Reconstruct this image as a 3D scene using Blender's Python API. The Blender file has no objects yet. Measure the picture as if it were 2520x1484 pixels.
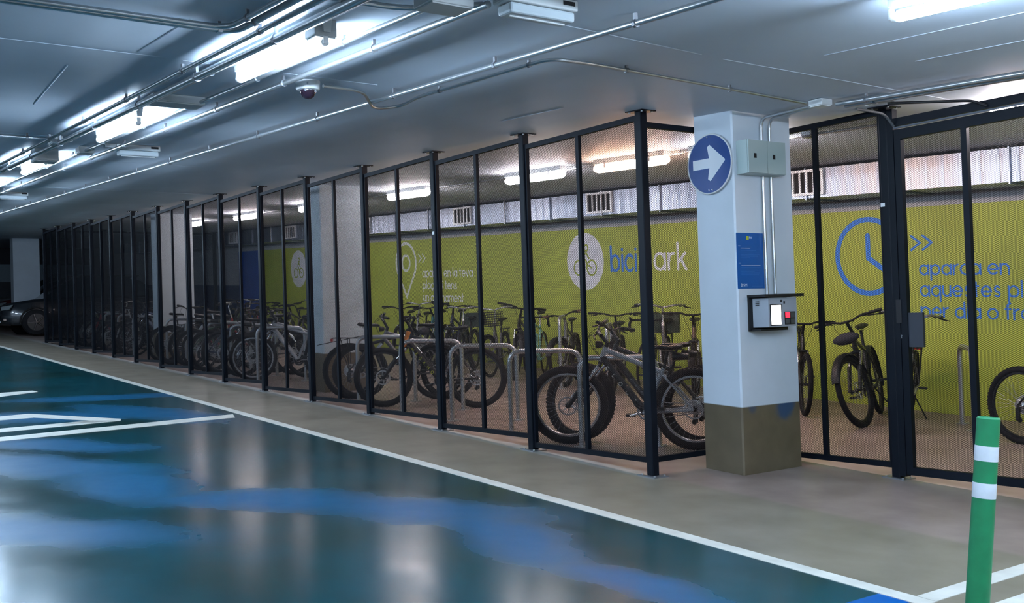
import bpy, math, random
from mathutils import Matrix, Vector
random.seed(7)
SC = bpy.context.scene
COL = SC.collection
PI = math.pi
S = 0.04769          # the garage floor and its slab climb this much per metre towards -X
H = 2.8              # clear height

# ------------------------------------------------------------------ camera
def set_camera():
    f, yaw, pitch, roll = 2574.126, 0.9540040, 0.0168128, -0.0330500
    cy, sy, cp, sp = math.cos(yaw), math.sin(yaw), math.cos(pitch), math.sin(pitch)
    F = Vector((-sy*cp, cy*cp, sp)); R = Vector((cy, sy, 0)); U = R.cross(F)
    cr, sr = math.cos(roll), math.sin(roll)
    R2 = cr*R + sr*U; U2 = -sr*R + cr*U
    cd = bpy.data.cameras.new('camera'); cd.sensor_fit = 'HORIZONTAL'; cd.sensor_width = 36
    cd.lens = f/2520*36; cd.clip_start = .05; cd.clip_end = 200
    co = bpy.data.objects.new('camera', cd); COL.objects.link(co)
    m = Matrix((R2, U2, -F)).transposed().to_4x4()
    m.translation = Vector((5.944, -5.4845, 1.2348))
    co.matrix_world = m
    SC.camera = co
set_camera()
SC.view_settings.view_transform = 'Standard'; SC.view_settings.look = 'None'
SC.view_settings.gamma = 1; SC.view_settings.use_curve_mapping = False
SC.view_settings.exposure = 0.9
W = bpy.data.worlds.new('world'); SC.world = W; W.use_nodes = True
W.node_tree.nodes['Background'].inputs[0].default_value = (.55, .7, 1, 1)
W.node_tree.nodes['Background'].inputs[1].default_value = 0.02
LAMP_COOL = ((.60, .78, 1.0), 170.0)       # tubes over the driving aisle
LAMP_IN = ((1.0, .88, .90), 44.0)         # diffused lamps over the bikes
LAMP_WARM = ((1.0, .56, .36), 46.0)

# ------------------------------------------------------------------ materials
MATS = {}
def mat(name, col=(.5, .5, .5), rough=.5, metal=0., bump=None, var=None, emit=None, spec=None, coat=0):
    if name in MATS: return MATS[name]
    m = bpy.data.materials.new(name); m.use_nodes = True
    nt = m.node_tree; b = nt.nodes['Principled BSDF']
    b.inputs['Base Color'].default_value = (*col, 1); b.inputs['Roughness'].default_value = rough
    b.inputs['Metallic'].default_value = metal
    if spec is not None: b.inputs['Specular IOR Level'].default_value = spec
    if coat: b.inputs['Coat Weight'].default_value = coat
    if emit:
        b.inputs['Emission Color'].default_value = (*emit[0], 1); b.inputs['Emission Strength'].default_value = emit[1]
    if var or bump:
        tc = nt.nodes.new('ShaderNodeNewGeometry')
    if var:      # (scale, amount): blotches in the paint itself
        n = nt.nodes.new('ShaderNodeTexNoise'); n.inputs['Scale'].default_value = var[0]; n.inputs['Detail'].default_value = 4
        nt.links.new(tc.outputs['Position'], n.inputs['Vector'])
        r = nt.nodes.new('ShaderNodeMapRange'); r.inputs[1].default_value = .3; r.inputs[2].default_value = .7
        r.inputs[3].default_value = 1-var[1]; r.inputs[4].default_value = 1+var[1]
        nt.links.new(n.outputs[0], r.inputs[0])
        x = nt.nodes.new('ShaderNodeVectorMath'); x.operation = 'SCALE'; x.inputs[0].default_value = col
        nt.links.new(r.outputs[0], x.inputs[3]); nt.links.new(x.outputs[0], b.inputs['Base Color'])
    if bump:
        n = nt.nodes.new('ShaderNodeTexNoise'); n.inputs['Scale'].default_value = bump[0]; n.inputs['Detail'].default_value = 3
        nt.links.new(tc.outputs['Position'], n.inputs['Vector'])
        u = nt.nodes.new('ShaderNodeBump'); u.inputs['Strength'].default_value = bump[1]; u.inputs['Distance'].default_value = .01
        nt.links.new(n.outputs[0], u.inputs['Height']); nt.links.new(u.outputs[0], b.inputs['Normal'])
    MATS[name] = m; return m

class NT:      # small node-graph helper
    def __init__(s, name, rough=.5):
        s.m = bpy.data.materials.new(name); s.m.use_nodes = True; s.t = s.m.node_tree
        s.b = s.t.nodes['Principled BSDF']; s.b.inputs['Roughness'].default_value = rough
        s.pos = s.n('ShaderNodeNewGeometry').outputs['Position']
    def n(s, kind, **kw):
        o = s.t.nodes.new(kind)
        for k, v in kw.items(): setattr(o, k, v)
        return o
    def put(s, sock, v):
        if isinstance(v, (int, float)): sock.default_value = v
        elif isinstance(v, tuple): sock.default_value = v if len(v) == len(sock.default_value) else (*v, 1)
        else: s.t.links.new(v, sock)
    def math(s, op, a, b=0., c=0.):
        o = s.n('ShaderNodeMath', operation=op); s.put(o.inputs[0], a); s.put(o.inputs[1], b); s.put(o.inputs[2], c); return o.outputs[0]
    def vec(s, op, a, b=(0, 0, 0), sc=1.):
        o = s.n('ShaderNodeVectorMath', operation=op); s.put(o.inputs[0], a); s.put(o.inputs[1], b); s.put(o.inputs[3], sc)
        return o.outputs['Value'] if op in ('LENGTH', 'DOT_PRODUCT') else o.outputs[0]
    def noise(s, scale, detail=3., v=None, color=False):
        o = s.n('ShaderNodeTexNoise'); o.inputs['Scale'].default_value = scale; o.inputs['Detail'].default_value = detail
        s.put(o.inputs['Vector'], v or s.pos); return o.outputs[1 if color else 0]
    def rng(s, v, a, b, c=0., d=1., smooth=False):
        o = s.n('ShaderNodeMapRange'); o.clamp = True
        if smooth: o.interpolation_type = 'SMOOTHSTEP'
        s.put(o.inputs[0], v)
        for i, x in enumerate((a, b, c, d)): s.put(o.inputs[i+1], x)
        return o.outputs[0]
    def mix(s, f, a, b):
        o = s.n('ShaderNodeMix', data_type='RGBA'); s.put(o.inputs[0], f); s.put(o.inputs[6], a); s.put(o.inputs[7], b); return o.outputs[2]
    def xyz(s, v=None):
        o = s.n('ShaderNodeSeparateXYZ'); s.put(o.inputs[0], v or s.pos); return o.outputs
    def step(s, v, e, w=.004):       # 0 below e, 1 above
        return s.rng(v, e-w, e+w)
    def color(s, c): s.put(s.b.inputs['Base Color'], c)
    def bump(s, h, st, dist=.01):
        u = s.n('ShaderNodeBump'); u.inputs['Strength'].default_value = st; u.inputs['Distance'].default_value = dist
        s.put(u.inputs['Height'], h); s.put(s.b.inputs['Normal'], u.outputs[0])

def floor_material():
    g = NT('painted_floor', .3)
    wob = g.vec('SCALE', g.vec('SUBTRACT', g.noise(1.1, 4, color=True), (.5, .5, .5)), sc=.55)
    p = g.vec('ADD', g.pos, wob); X, Y, Z = g.xyz()
    # stains of blue epoxy left in the dark green coat: worn patches with their own outline
    blobs = [(-3.3, -3.6, 1.3, .42, 28), (-2.1, -3.35, .9, .38, 8), (-1.0, -2.75, 1.0, .33, 50), (-.1, -2.0, .9, .38, 35), (.85, -1.95, .85, .3, -8),
             (-6.6, -2.9, 1.2, .5, 60), (-6.3, -2.0, 1.3, .42, 20), (-8.2, -1.9, 1.2, .3, 70), (2.05, -1.95, .62, .2, 8), (-.9, -4.1, .9, .35, 40), (-4.4, -3.3, 1.0, .3, 40)]
    blue = None
    for (cx, cy, a, b, rot) in blobs:
        m = g.n('ShaderNodeMapping', vector_type='TEXTURE'); g.put(m.inputs[0], p)
        m.inputs['Location'].default_value = (cx, cy, 0); m.inputs['Rotation'].default_value = (0, 0, math.radians(rot)); m.inputs['Scale'].default_value = (a, b, 60)
        d = g.rng(g.vec('LENGTH', m.outputs[0]), .35, 1.45, 1, 0, True)
        blue = d if blue is None else g.math('MAXIMUM', blue, d)
    n1 = g.noise(.9, 3)
    coat = g.mix(g.rng(n1, .38, .62), (.006, .034, .034), (.003, .052, .066))
    coat = g.mix(blue, coat, (.002, .078, .168))
    # bright blue bay at the near corner of the aisle
    bay = g.math('MULTIPLY', g.step(X, 2.83), g.step(g.math('MULTIPLY', X, -1), -3.0))
    coat = g.mix(bay, coat, (.002, .09, .33))
    n2 = g.noise(2.3, 5)
    grey = g.mix(g.rng(n2, .3, .7), (.170, .148, .110), (.238, .208, .160))
    inn = g.mix(g.rng(n2, .3, .7), (.200, .152, .130), (.315, .250, .220))
    light_spill = g.mix(g.rng(g.noise(9., 4), .3, .7), (.24, .23, .21), (.33, .315, .29))
    base = g.mix(g.step(Y, .02, .03), grey, inn)
    # inside lamp light spilling under the bottom rail, painted as a pale strip
    strip = g.math('MULTIPLY', g.step(Y, -.10, .02), g.math('SUBTRACT', 1, g.step(Y, .06, .02)))
    strip = g.math('MULTIPLY', strip, g.math('SUBTRACT', 1, g.step(X, .1, .05)))
    base = g.mix(strip, base, light_spill)
    aisle = g.math('MULTIPLY', g.math('SUBTRACT', 1, g.step(Y, -1.13)), g.math('SUBTRACT', 1, g.step(X, 3.0)))
    g.color(g.mix(aisle, base, coat))
    r = g.rng(g.noise(3.5, 5), .3, .7, .19, .25)
    r = g.math('ADD', r, g.math('MULTIPLY', g.step(Y, -1.13), .12))
    r = g.math('ADD', r, g.math('MULTIPLY', blue, .16))
    g.put(g.b.inputs['Roughness'], r)
    g.bump(g.noise(14, 1), .04, .004)
    g.b.inputs['Specular IOR Level'].default_value = .13
    return g.m

def wall_material():
    g = NT('painted_wall', .55)
    X, Y, Z = g.xyz(); h = g.math('ADD', Z, g.math('MULTIPLY', X, S))
    n = g.rng(g.noise(1.3, 4), .3, .7, .9, 1.1)
    green = g.vec('SCALE', (.36, .42, .048), sc=n)
    grey = g.vec('SCALE', (.36, .37, .39), sc=n)
    navy = (.012, .035, .10)
    c = g.mix(g.step(h, 2.30), green, grey)
    blue = g.mix(g.step(h, 2.30), (.008, .075, .36), grey)
    c = g.mix(g.step(X, -20.4), blue, c)
    left = g.mix(g.step(h, 1.36), navy, grey)
    c = g.mix(g.step(X, -21.9), left, c)
    g.color(c); g.bump(g.noise(40, 3), .12)
    return g.m

def ceiling_material():
    g = NT('painted_slab', .6)
    n = g.rng(g.noise(.7, 4), .3, .7, .93, 1.06)
    g.color(g.vec('SCALE', (.53, .60, .68), sc=n))
    X, Y, Z = g.xyz()
    w = g.n('ShaderNodeTexWave', wave_type='BANDS', bands_direction='Y'); w.inputs['Scale'].default_value = 1.1
    w.inputs['Distortion'].default_value = .6; w.inputs['Detail'].default_value = 2
    g.put(w.inputs['Vector'], g.pos)
    g.bump(g.math('ADD', g.math('MULTIPLY', w.outputs[1], .5), g.noise(9, 4)), .10)
    return g.m

def column_material():
    g = NT('column_paint', .45)
    X, Y, Z = g.xyz(); h = g.math('ADD', Z, g.math('MULTIPLY', X, S))
    n = g.rng(g.noise(2.5, 4), .3, .7, .95, 1.05)
    white = g.vec('SCALE', (.56, .62, .68), sc=n); brown = g.vec('SCALE', (.112, .086, .052), sc=g.rng(g.noise(5., 5), .3, .7, .85, 1.15))
    # blue overspray stain on the brown band of the near column's side
    d = g.vec('LENGTH', g.vec('SUBTRACT', g.vec('ADD', g.pos, g.vec('SCALE', g.vec('SUBTRACT', g.noise(7, 3, color=True), (.5, .5, .5)), sc=.12)), (.41, 1.06, .47)))
    d2 = g.vec('LENGTH', g.vec('SUBTRACT', g.pos, (.41, .68, .49)))
    st = g.math('MAXIMUM', g.rng(d, .06, .13, 1, 0, True), g.rng(d2, .02, .06, .6, 0, True))
    brown = g.mix(st, brown, (.02, .055, .12))
    g.color(g.mix(g.step(h, .52), brown, white)); g.bump(g.noise(30, 3), .08)
    return g.m

# ------------------------------------------------------------------ mesh building
class MB:
    def __init__(s): s.v = []; s.f = []; s.mi = []
    def add(s, vs, fs, mi=0):
        k = len(s.v); s.v += [tuple(p) for p in vs]; s.f += [tuple(i+k for i in q) for q in fs]; s.mi += [mi]*len(fs); return s
    def box(s, lo, hi, mi=0, sl=0.):
        # sl: vertical shear following the slope of the slab
        (a, b, c), (d, e, f) = lo, hi
        vs = [(a, b, c), (d, b, c), (d, e, c), (a, e, c), (a, b, f), (d, b, f), (d, e, f), (a, e, f)]
        vs = [(x, y, z - sl*x) for x, y, z in vs]
        return s.add(vs, [(3, 2, 1, 0), (4, 5, 6, 7), (0, 1, 5, 4), (1, 2, 6, 5), (2, 3, 7, 6), (3, 0, 4, 7)], mi)
    def prism(s, pts, fn, d0, d1, mi=0):        # pts: 2-D outline (ccw), fn(u, v, d) -> 3-D
        n = len(pts)
        vs = [fn(u, v, d0) for u, v in pts] + [fn(u, v, d1) for u, v in pts]
        fs = [tuple(range(n))[::-1], tuple(range(n, 2*n))] + [(i, (i+1) % n, n+(i+1) % n, n+i) for i in range(n)]
        return s.add(vs, fs, mi)
    def tube(s, pts, r, n=8, mi=0, closed=False, caps=True, flat=1.):
        P = [Vector(p) for p in pts]; m = len(P)
        rr = r if isinstance(r, (list, tuple)) else [r]*m
        T = []
        for i in range(m):
            a = P[(i-1) % m] if (closed or i > 0) else P[i]; b = P[(i+1) % m] if (closed or i < m-1) else P[i]
            T.append((b-a).normalized())
        up = Vector((0, 0, 1)) if abs(T[0].z) < .9 else Vector((1, 0, 0))
        N = (up - T[0]*up.dot(T[0])).normalized(); vs = []
        for i in range(m):
            N = (N - T[i]*N.dot(T[i])).normalized(); B = T[i].cross(N)
            k = 1.
            if 0 < i < m-1 or closed:
                a = (P[i]-P[(i-1) % m]).normalized(); c = max(.5, a.dot(T[i])); k = 1/c if c < .98 else 1.
            for j in range(n):
                t = 2*PI*j/n; vs.append(P[i] + N*(math.cos(t)*rr[i]*k) + B*(math.sin(t)*rr[i]*flat*k))
        fs = []
        for i in range(m if closed else m-1):
            for j in range(n):
                a = i*n+j; b = i*n+(j+1) % n; c = ((i+1) % m)*n+(j+1) % n; d = ((i+1) % m)*n+j
                fs.append((a, b, c, d))
        if not closed and caps: fs += [tuple(range(n))[::-1], tuple((m-1)*n+j for j in range(n))]
        return s.add(vs, fs, mi)
    def ring(s, c, R, r, axis='y', n=40, k=8, mi=0, a0=0., a1=2*PI, flat=1.):
        full = abs(a1-a0-2*PI) < 1e-6; pts = []
        for i in range(n if full else n+1):
            t = a0+(a1-a0)*i/n; u, v = R*math.cos(t), R*math.sin(t)
            pts.append({'y': (c[0]+u, c[1], c[2]+v), 'x': (c[0], c[1]+u, c[2]+v), 'z': (c[0]+u, c[1]+v, c[2])}[axis])
        return s.tube(pts, r, k, mi, closed=full, flat=flat)
    def lathe(s, c, prof, axis='y', n=24, mi=0):   # prof: (radius, along axis)
        vs = []
        for (r, h) in prof:
            for j in range(n):
                t = 2*PI*j/n; u, v = r*math.cos(t), r*math.sin(t)
                vs.append({'y': (c[0]+u, c[1]+h, c[2]-v), 'x': (c[0]+h, c[1]+u, c[2]+v), 'z': (c[0]+u, c[1]+v, c[2]+h)}[axis])
        m = len(prof); fs = [(i*n+j, i*n+(j+1) % n, (i+1)*n+(j+1) % n, (i+1)*n+j) for i in range(m-1) for j in range(n)]
        fs += [tuple(range(n))[::-1], tuple((m-1)*n+j for j in range(n))]
        return s.add(vs, fs, mi)
    def loft(s, secs, mi=0):      # sections: equal-length closed loops
        n = len(secs[0]); vs = [p for q in secs for p in q]
        fs = [(i*n+j, i*n+(j+1) % n, (i+1)*n+(j+1) % n, (i+1)*n+j) for i in range(len(secs)-1) for j in range(n)]
        fs += [tuple(range(n))[::-1], tuple((len(secs)-1)*n+j for j in range(n))]
        return s.add(vs, fs, mi)
    def mesh(s, name, mats, smooth=None):
        me = bpy.data.meshes.new(name); me.from_pydata(s.v, [], s.f)
        for m in (mats if isinstance(mats, (list, tuple)) else [mats]): me.materials.append(m)
        if any(s.mi): me.polygons.foreach_set('material_index', s.mi)
        if smooth is not None:
            me.polygons.foreach_set('use_smooth', [True]*len(me.polygons)); me.set_sharp_from_angle(angle=math.radians(smooth))
        me.update(); return me
    def build(s, name, mats, parent=None, smooth=40, loc=None):
        return link(name, s.mesh(name, mats, smooth), parent, loc)

def link(name, data, parent=None, loc=None):
    o = bpy.data.objects.new(name, data); COL.objects.link(o)
    if parent: o.parent = parent
    if loc is not None: o.location = loc
    return o
def tag(o, label=None, cat=None, group=None, kind=None):
    for k, v in (('label', label), ('category', cat), ('group', group), ('kind', kind)):
        if v: o[k] = v
    return o
def thing(name, label, cat, loc=(0, 0, 0), group=None, rz=0.):
    o = link(name, None, None, loc); o.empty_display_size = .1; o.rotation_euler = (0, 0, rz)
    return tag(o, label, cat, group)
def copy_tree(o, parent=None):
    c = o.copy(); COL.objects.link(c); c.parent = parent
    for ch in list(o.children): copy_tree(ch, c)
    return c
ORD = ['first', 'second', 'third', 'fourth', 'fifth', 'sixth', 'seventh', 'eighth', 'ninth', 'tenth', 'eleventh', 'twelfth', 'thirteenth', 'fourteenth', 'fifteenth', 'sixteenth', 'seventeenth', 'eighteenth']
def fz(x, h=0.): return h - S*x
def arc(cx, cy, r, a0, a1, n=8): return [(cx+r*math.cos(math.radians(a0+(a1-a0)*i/n)), cy+r*math.sin(math.radians(a0+(a1-a0)*i/n))) for i in range(n+1)]
def rounded_path(P, r=.08, n=5):
    P = [Vector(p) for p in P]; out = [P[0]]
    for i in range(1, len(P)-1):
        a = (P[i-1]-P[i]); b = (P[i+1]-P[i]); q = min(r, a.length*.45, b.length*.45)
        A = P[i]+a.normalized()*q; B = P[i]+b.normalized()*q
        for k in range(n+1):
            t = k/n; out.append(A*(1-t)**2+P[i]*2*t*(1-t)+B*t*t)
    return out+[P[-1]]

CACHE = {}
# common materials
M_floor, M_wall, M_ceil, M_col = floor_material(), wall_material(), ceiling_material(), column_material()
M_white_line = mat('road_paint', (.62, .62, .56), .45, var=(6, .12))
M_fence = mat('fence_paint', (.003, .005, .009), .5, spec=.14)
M_mesh = mat('mesh_paint', (.002, .003, .005), .6, spec=.12)
M_zinc = mat('galvanised_pipe', (.55, .57, .58), .3, .9)
M_zincd = mat('galvanised_clamp', (.30, .31, .33), .4, .8)
M_plastic = mat('grey_plastic', (.46, .48, .48), .5)
M_boxw = mat('white_plastic', (.62, .64, .64), .45)
M_black = mat('black_plastic', (.006, .0065, .008), .5, spec=.35)
M_rubber = mat('rubber', (.0065, .006, .0075), .8, spec=.25)
M_steel = mat('stainless_steel', (.48, .49, .51), .33, .9)
g = NT('duct_sheet', .33); g.color((.25, .29, .36)); g.put(g.b.inputs['Metallic'], .9)
gx_, gy_, gz_ = g.xyz(); crease = g.math('POWER', g.math('ABSOLUTE', g.math('SINE', g.math('MULTIPLY', gx_, 15.7))), .35)
g.bump(g.math('ADD', crease, g.math('MULTIPLY', g.noise(3., 2), 1.2)), .45, .012); M_duct = g.m
M_chrome = mat('chrome', (.7, .7, .72), .18, 1)
M_alu = mat('aluminium', (.5, .5, .52), .35, .9)
M_cool = mat('cool_tube', (1, 1, 1), .4, emit=LAMP_COOL)
M_in = mat('lit_diffuser', (1, 1, 1), .4, emit=LAMP_IN)
M_warm = mat('lit_warm_diffuser', (1, 1, 1), .4, emit=LAMP_WARM)
M_clear = mat('clear_cover', (.55, .62, .66), .2)

# ------------------------------------------------------------------ setting
XL, XR, YF, YB = -38., 9.5, -14., 5.07
def plane_slab(x0, x1, y0, y1, h, t, name, m):
    b = MB(); b.box((x0, y0, h), (x1, y1, h+t), sl=S); return tag(b.build(name, m, smooth=None), kind='structure')
plane_slab(XL, XR, YF, YB, -.2, .2, 'floor', M_floor)
b = MB(); b.box((XL, YF, H), (XR, YB, H+.2), sl=S)
# board seams standing proud of the painted soffit
def seam(x0, y0, x1, y1, w=.004, d=.003):
    dx, dy = x1-x0, y1-y0; L = math.hypot(dx, dy); nx, ny = -dy/L*w, dx/L*w
    P = [(x0+nx, y0+ny), (x1+nx, y1+ny), (x1-nx, y1-ny), (x0-nx, y0-ny)]
    b.add([(x, y, fz(x, H)) for x, y in P]+[((x0+x1)/2*0+x0, y0, fz(x0, H-d)), (x1, y1, fz(x1, H-d))], [(0, 1, 5, 4), (2, 3, 4, 5)])
for (x0, y0, x1, y1) in [(-.02, -9, -.06, -3.6), (-.08, -3.5, -.14, -2.2), (1.86, -2.5, 1.72, -1.1), (1.70, -.9, 1.64, 1.5), (2.1, -.49, 4.5, -.49), (-1.0, -.6, -.2, -.6),
                         (-3.9, -6, -3.9, -3.4), (-5.6, -3, -5.7, -1.5), (-9.3, -3, -9.4, 0), (-.0, -3.78, .9, -3.78), (-2.2, -3.9, -.6, -4.02), (2.3, .1, 3.6, .1), (-3.6, .2, -3.6, .9)]:
    seam(x0, y0, x1, y1)
tag(b.build('ceiling', M_ceil, smooth=None), kind='structure')
def wall(name, lo, hi, m):
    b = MB(); b.box(lo, hi); return tag(b.build(name, m, smooth=None), kind='structure')
wall('wall_back', (XL-.2, YB, -1), (XR+.2, YB+.2, 5), M_wall)
M_plain = mat('side_wall_paint', (.34, .37, .40), .6, var=(1.2, .1))
wall('wall_front', (XL-.2, YF-.2, -1), (XR+.2, YF, 5), M_plain)
wall('wall_right', (XR, YF-.2, -1), (XR+.2, YB+.2, 5), M_plain)
g = NT('end_wall_paint', .55); X_, Y_, Z_ = g.xyz()
c = g.mix(g.step(Z_, 3.30), (.05, .06, .08), (.30, .40, .46)); c = g.mix(g.step(Z_, 3.98), c, (.03, .035, .045)); g.color(c)
wall('wall_left', (XL-.2, YF-.2, -1), (XL, YB+.2, 5), g.m)

# ------------------------------------------------------------------ floor markings
def flat_patch(name, outline, label, cat, holes=None, group=None):
    b = MB()
    if holes: 
        n = len(outline)
        for i in range(n):
            j = (i+1) % n
            q = [outline[i], outline[j], holes[j], holes[i]]
            b.prism(q, lambda u, v, d: (u, v, fz(u, d)), .0, .003)
    else:
        b.prism(outline, lambda u, v, d: (u, v, fz(u, d)), .0, .003)
    return tag(b.build(name, M_white_line, smooth=None), label, cat, group)
edge_n = [(x, -1.165+.018*math.sin(x*.9)) for x in [-37+i*1. for i in range(41)]][:40]
b = MB()
for i in range(41):
    x0 = -37.0+i*40.07/41; x1 = -37.0+(i+1)*40.07/41
    b.box((x0, -1.185, .0), (x1, -1.085, .003), sl=S)
tag(b.build('edge_line', M_white_line, smooth=None), 'long white painted line dividing the green driving aisle from the grey walkway', 'floor marking')
flat_patch('bay_line', [(2.965, -1.08), (3.065, -1.08), (3.065, 3.0), (2.965, 3.0)], 'white painted bay line running from the corner of the long edge line towards the gate', 'floor marking')
flat_patch('parking_bay_patch', [(3.24, -1.3), (4.6, -1.3), (4.6, 1.5), (3.24, 1.5)], 'white painted area right of the bay line, by the foot of the green bollard', 'floor marking')
flat_patch('arrow_line', [(-5.25, -3.73), (-4.97, -3.76), (-5.26, -1.33), (-5.54, -1.25)], 'long tapering white painted stroke on the green aisle, nearest of the lane marks', 'floor marking')
# hollow wedge
P = [(-6.95, -3.45), (-7.03, -3.1), (-5.92, -2.37), (-5.76, -2.42), (-5.62, -3.62)]
b = MB()
for q in ([(-6.95, -3.5), (-7.03, -3.1), (-6.62, -3.13), (-6.62, -3.45)], [(-7.03, -3.1), (-5.92, -2.37), (-5.97, -2.68), (-6.64, -3.13)], [(-5.97, -2.68), (-5.92, -2.37), (-5.76, -2.42), (-5.84, -3.1)],
          [(-5.97, -2.68), (-5.76, -2.42), (-5.60, -3.75), (-5.90, -3.62)], [(-6.62, -3.45), (-6.95, -3.5), (-6.93, -3.9), (-6.62, -3.9)]):
    b.prism(q, lambda u, v, d: (u, v, fz(u, d)), .0, .003)
tag(b.build('lane_symbol', M_white_line, smooth=None), 'hollow white painted wedge of the lane symbol, behind the long stroke', 'floor marking')
flat_patch('lane_stroke', [(-9.65, -3.3), (-9.72, -2.55), (-9.5, -2.52), (-9.0, -3.3)], 'short white painted stroke at the left end of the green aisle', 'floor marking')

# ------------------------------------------------------------------ columns
def column(x1, y0=.56, w=.41, d=.68, label='', x0=None):
    b = MB(); c = .012; x0 = x1-w; y1 = y0+d
    ol = [(x0+c, y0), (x1-c, y0), (x1, y0+c), (x1, y1-c), (x1-c, y1), (x0+c, y1), (x0, y1-c), (x0, y0+c)]
    vs = [(x, y, fz(x, -.02)) for x, y in ol]+[(x, y, fz(x, H)) for x, y in ol]
    b.add(vs, [tuple(range(8))[::-1], tuple(range(8, 16))]+[(i, (i+1) % 8, 8+(i+1) % 8, 8+i) for i in range(8)])
    return tag(b.build('concrete_column', M_col, smooth=None), label, 'column')
column(.41, label='near white column with brown lower band, carrying the arrow sign')
column(-6.98, label='second white column, behind the fence left of the green wall lettering')
column(-14.2, label='third white column, seen through the dense far part of the mesh fence')
column(-28.4, y0=.5, w=.45, d=.75, label='far white column beyond the end of the fence, behind the black car')

# ------------------------------------------------------------------ fence
WS = 1.535; PS = .07
BOLT = MB().lathe((0, 0, 0), [(.009, 0), (.009, .008)], 'z', 6).mesh('bolt', M_zinc)
def post(x, y, label, rz=0.):
    t = thing('fence_post', label, 'fence post', (x, y, fz(x)), 'black fence posts')
    b = MB(); h = H-.006; s = PS/2; c = .006
    ol = [(-s+c, -s), (s-c, -s), (s, -s+c), (s, s-c), (s-c, s), (-s+c, s), (-s, s-c), (-s, -s+c)]
    b.add([(u, v, .006) for u, v in ol]+[(u, v, h) for u, v in ol], [tuple(range(8))[::-1], tuple(range(8, 16))]+[(i, (i+1) % 8, 8+(i+1) % 8, 8+i) for i in range(8)])
    b.build('upright', M_fence, t, None)
    for nm, z0 in (('base_plate', .0), ('ceiling_plate', H-.008)):
        b = MB(); b.box((-.095, -.075, z0), (.095, .075, z0+.008), sl=S)
        p = b.build(nm, M_zincd if nm == 'base_plate' else M_fence, t, None)
        for u in (-.07, .07):
            for v in (-.05, .05):
                link('bolt', BOLT, p, (u, v, (z0+.008 if nm == 'base_plate' else z0-.008)-S*u))
    return t
def mesh_sheet(w, h):      # expanded metal, long way 28 mm, short way 13.5 mm, real strands
    L, D = .028, .0135; a = .0018; dp = .0025
    nx, nz = int(w/L), int(h/D); L = w/nx; D = h/nz
    vs, fs = [], []
    def strand(x0, z0, x1, z1):
        k = len(vs); q = a/2
        vs.extend([(x0, -dp/2, z0-q), (x0, -dp/2, z0+q), (x0, dp/2, z0+q), (x0, dp/2, z0-q), (x1, -dp/2, z1-q), (x1, -dp/2, z1+q), (x1, dp/2, z1+q), (x1, dp/2, z1-q)])
        fs.extend([(k, k+4, k+5, k+1), (k+1, k+5, k+6, k+2), (k+2, k+6, k+7, k+3), (k+3, k+7, k+4, k)])
    for j in range(nz):
        z = j*D
        for i in range(nx):
            x = i*L; xm = x+L/2; zm = z+D/2
            strand(x, z, xm, zm); strand(xm, zm, x+L, z); strand(x, z+D, xm, zm); strand(xm, zm, x+L, z+D)
    me = bpy.data.meshes.new('expanded_mesh'); me.from_pydata(vs, [], fs); me.materials.append(M_mesh); return me
SHEETS = {}
def panel(x0, x1, y, zb, zt, label, mull=(.5,), group='mesh fence panels', along='x', rail=.042, name='mesh_fence', lockless=True):
    # zb/zt absolute heights of the lower edge of the bottom rail and upper edge of the top rail
    w = x1-x0; h = zt-zb
    t = thing(name, label, 'fence panel' if name == 'mesh_fence' else 'gate', (x0, y, zb) if along == 'x' else (y, x0, zb), group, 0 if along == 'x' else PI/2)
    b = MB(); q = .018; st = .022
    b.box((0, -q, 0), (w, q, rail)); b.box((0, -q, h-rail), (w, q, h)); b.box((0, -q, rail), (st, q, h-rail)); b.box((w-st, -q, rail), (w, q, h-rail))
    b.build('frame', M_fence, t, None)
    for f in mull:
        b = MB(); b.box((w*f-.02, -q, rail), (w*f+.02, q-.004, h-rail)); b.build('mullion', M_fence, t, None)
    key = (round(w, 3), round(h, 3))
    if key not in SHEETS: SHEETS[key] = mesh_sheet(w-2*st+.01, h-2*rail+.01)
    o = link('expanded_mesh', SHEETS[key], t, (st-.005, q+.003, rail-.005))
    return t
for i in range(15):
    lab = ('black corner fence post nearest the camera, left of the arrow sign column' if i == 0 else
           'last black fence post at the far left end of the fence' if i == 14 else
           '%s black fence post counted from the near corner post' % ORD[i])
    post(-i*WS, 0, lab)
for i in range(14):
    xr = -i*WS-PS/2; xl = -(i+1)*WS+PS/2
    zf = fz(xr)
    panel(xl, xr, 0, zf+.098, zf+H-.028, '%s black mesh panel of the long fence counted from the near corner' % ORD[i])
panel(.037, 1.20, -.026, fz(0)+.098, fz(0)+H-.075, 'narrow black mesh panel joining the corner post to the near column', mull=(), along='y')
GX, GY = 1.16, 1.42
post(GX, GY, 'thick black gate post right of the near column')
panel(.10, GX-PS/2, GY, fz(GX)+.075, fz(GX)+H-.012, 'black mesh panel between the near column and the gate post', mull=(.40,))
# far end return of the fence
for k in range(3):
    y0 = .035+k*1.42
    panel(y0, y0+1.35, -14*WS, fz(-14*WS)+.06, fz(-14*WS)+H-.03, '%s black mesh panel of the far end return of the fence' % ORD[k], along='y', group='far end return panels')
    post(-14*WS, y0+1.35+.035, '%s black fence post along the far end return' % ORD[k])

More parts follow.
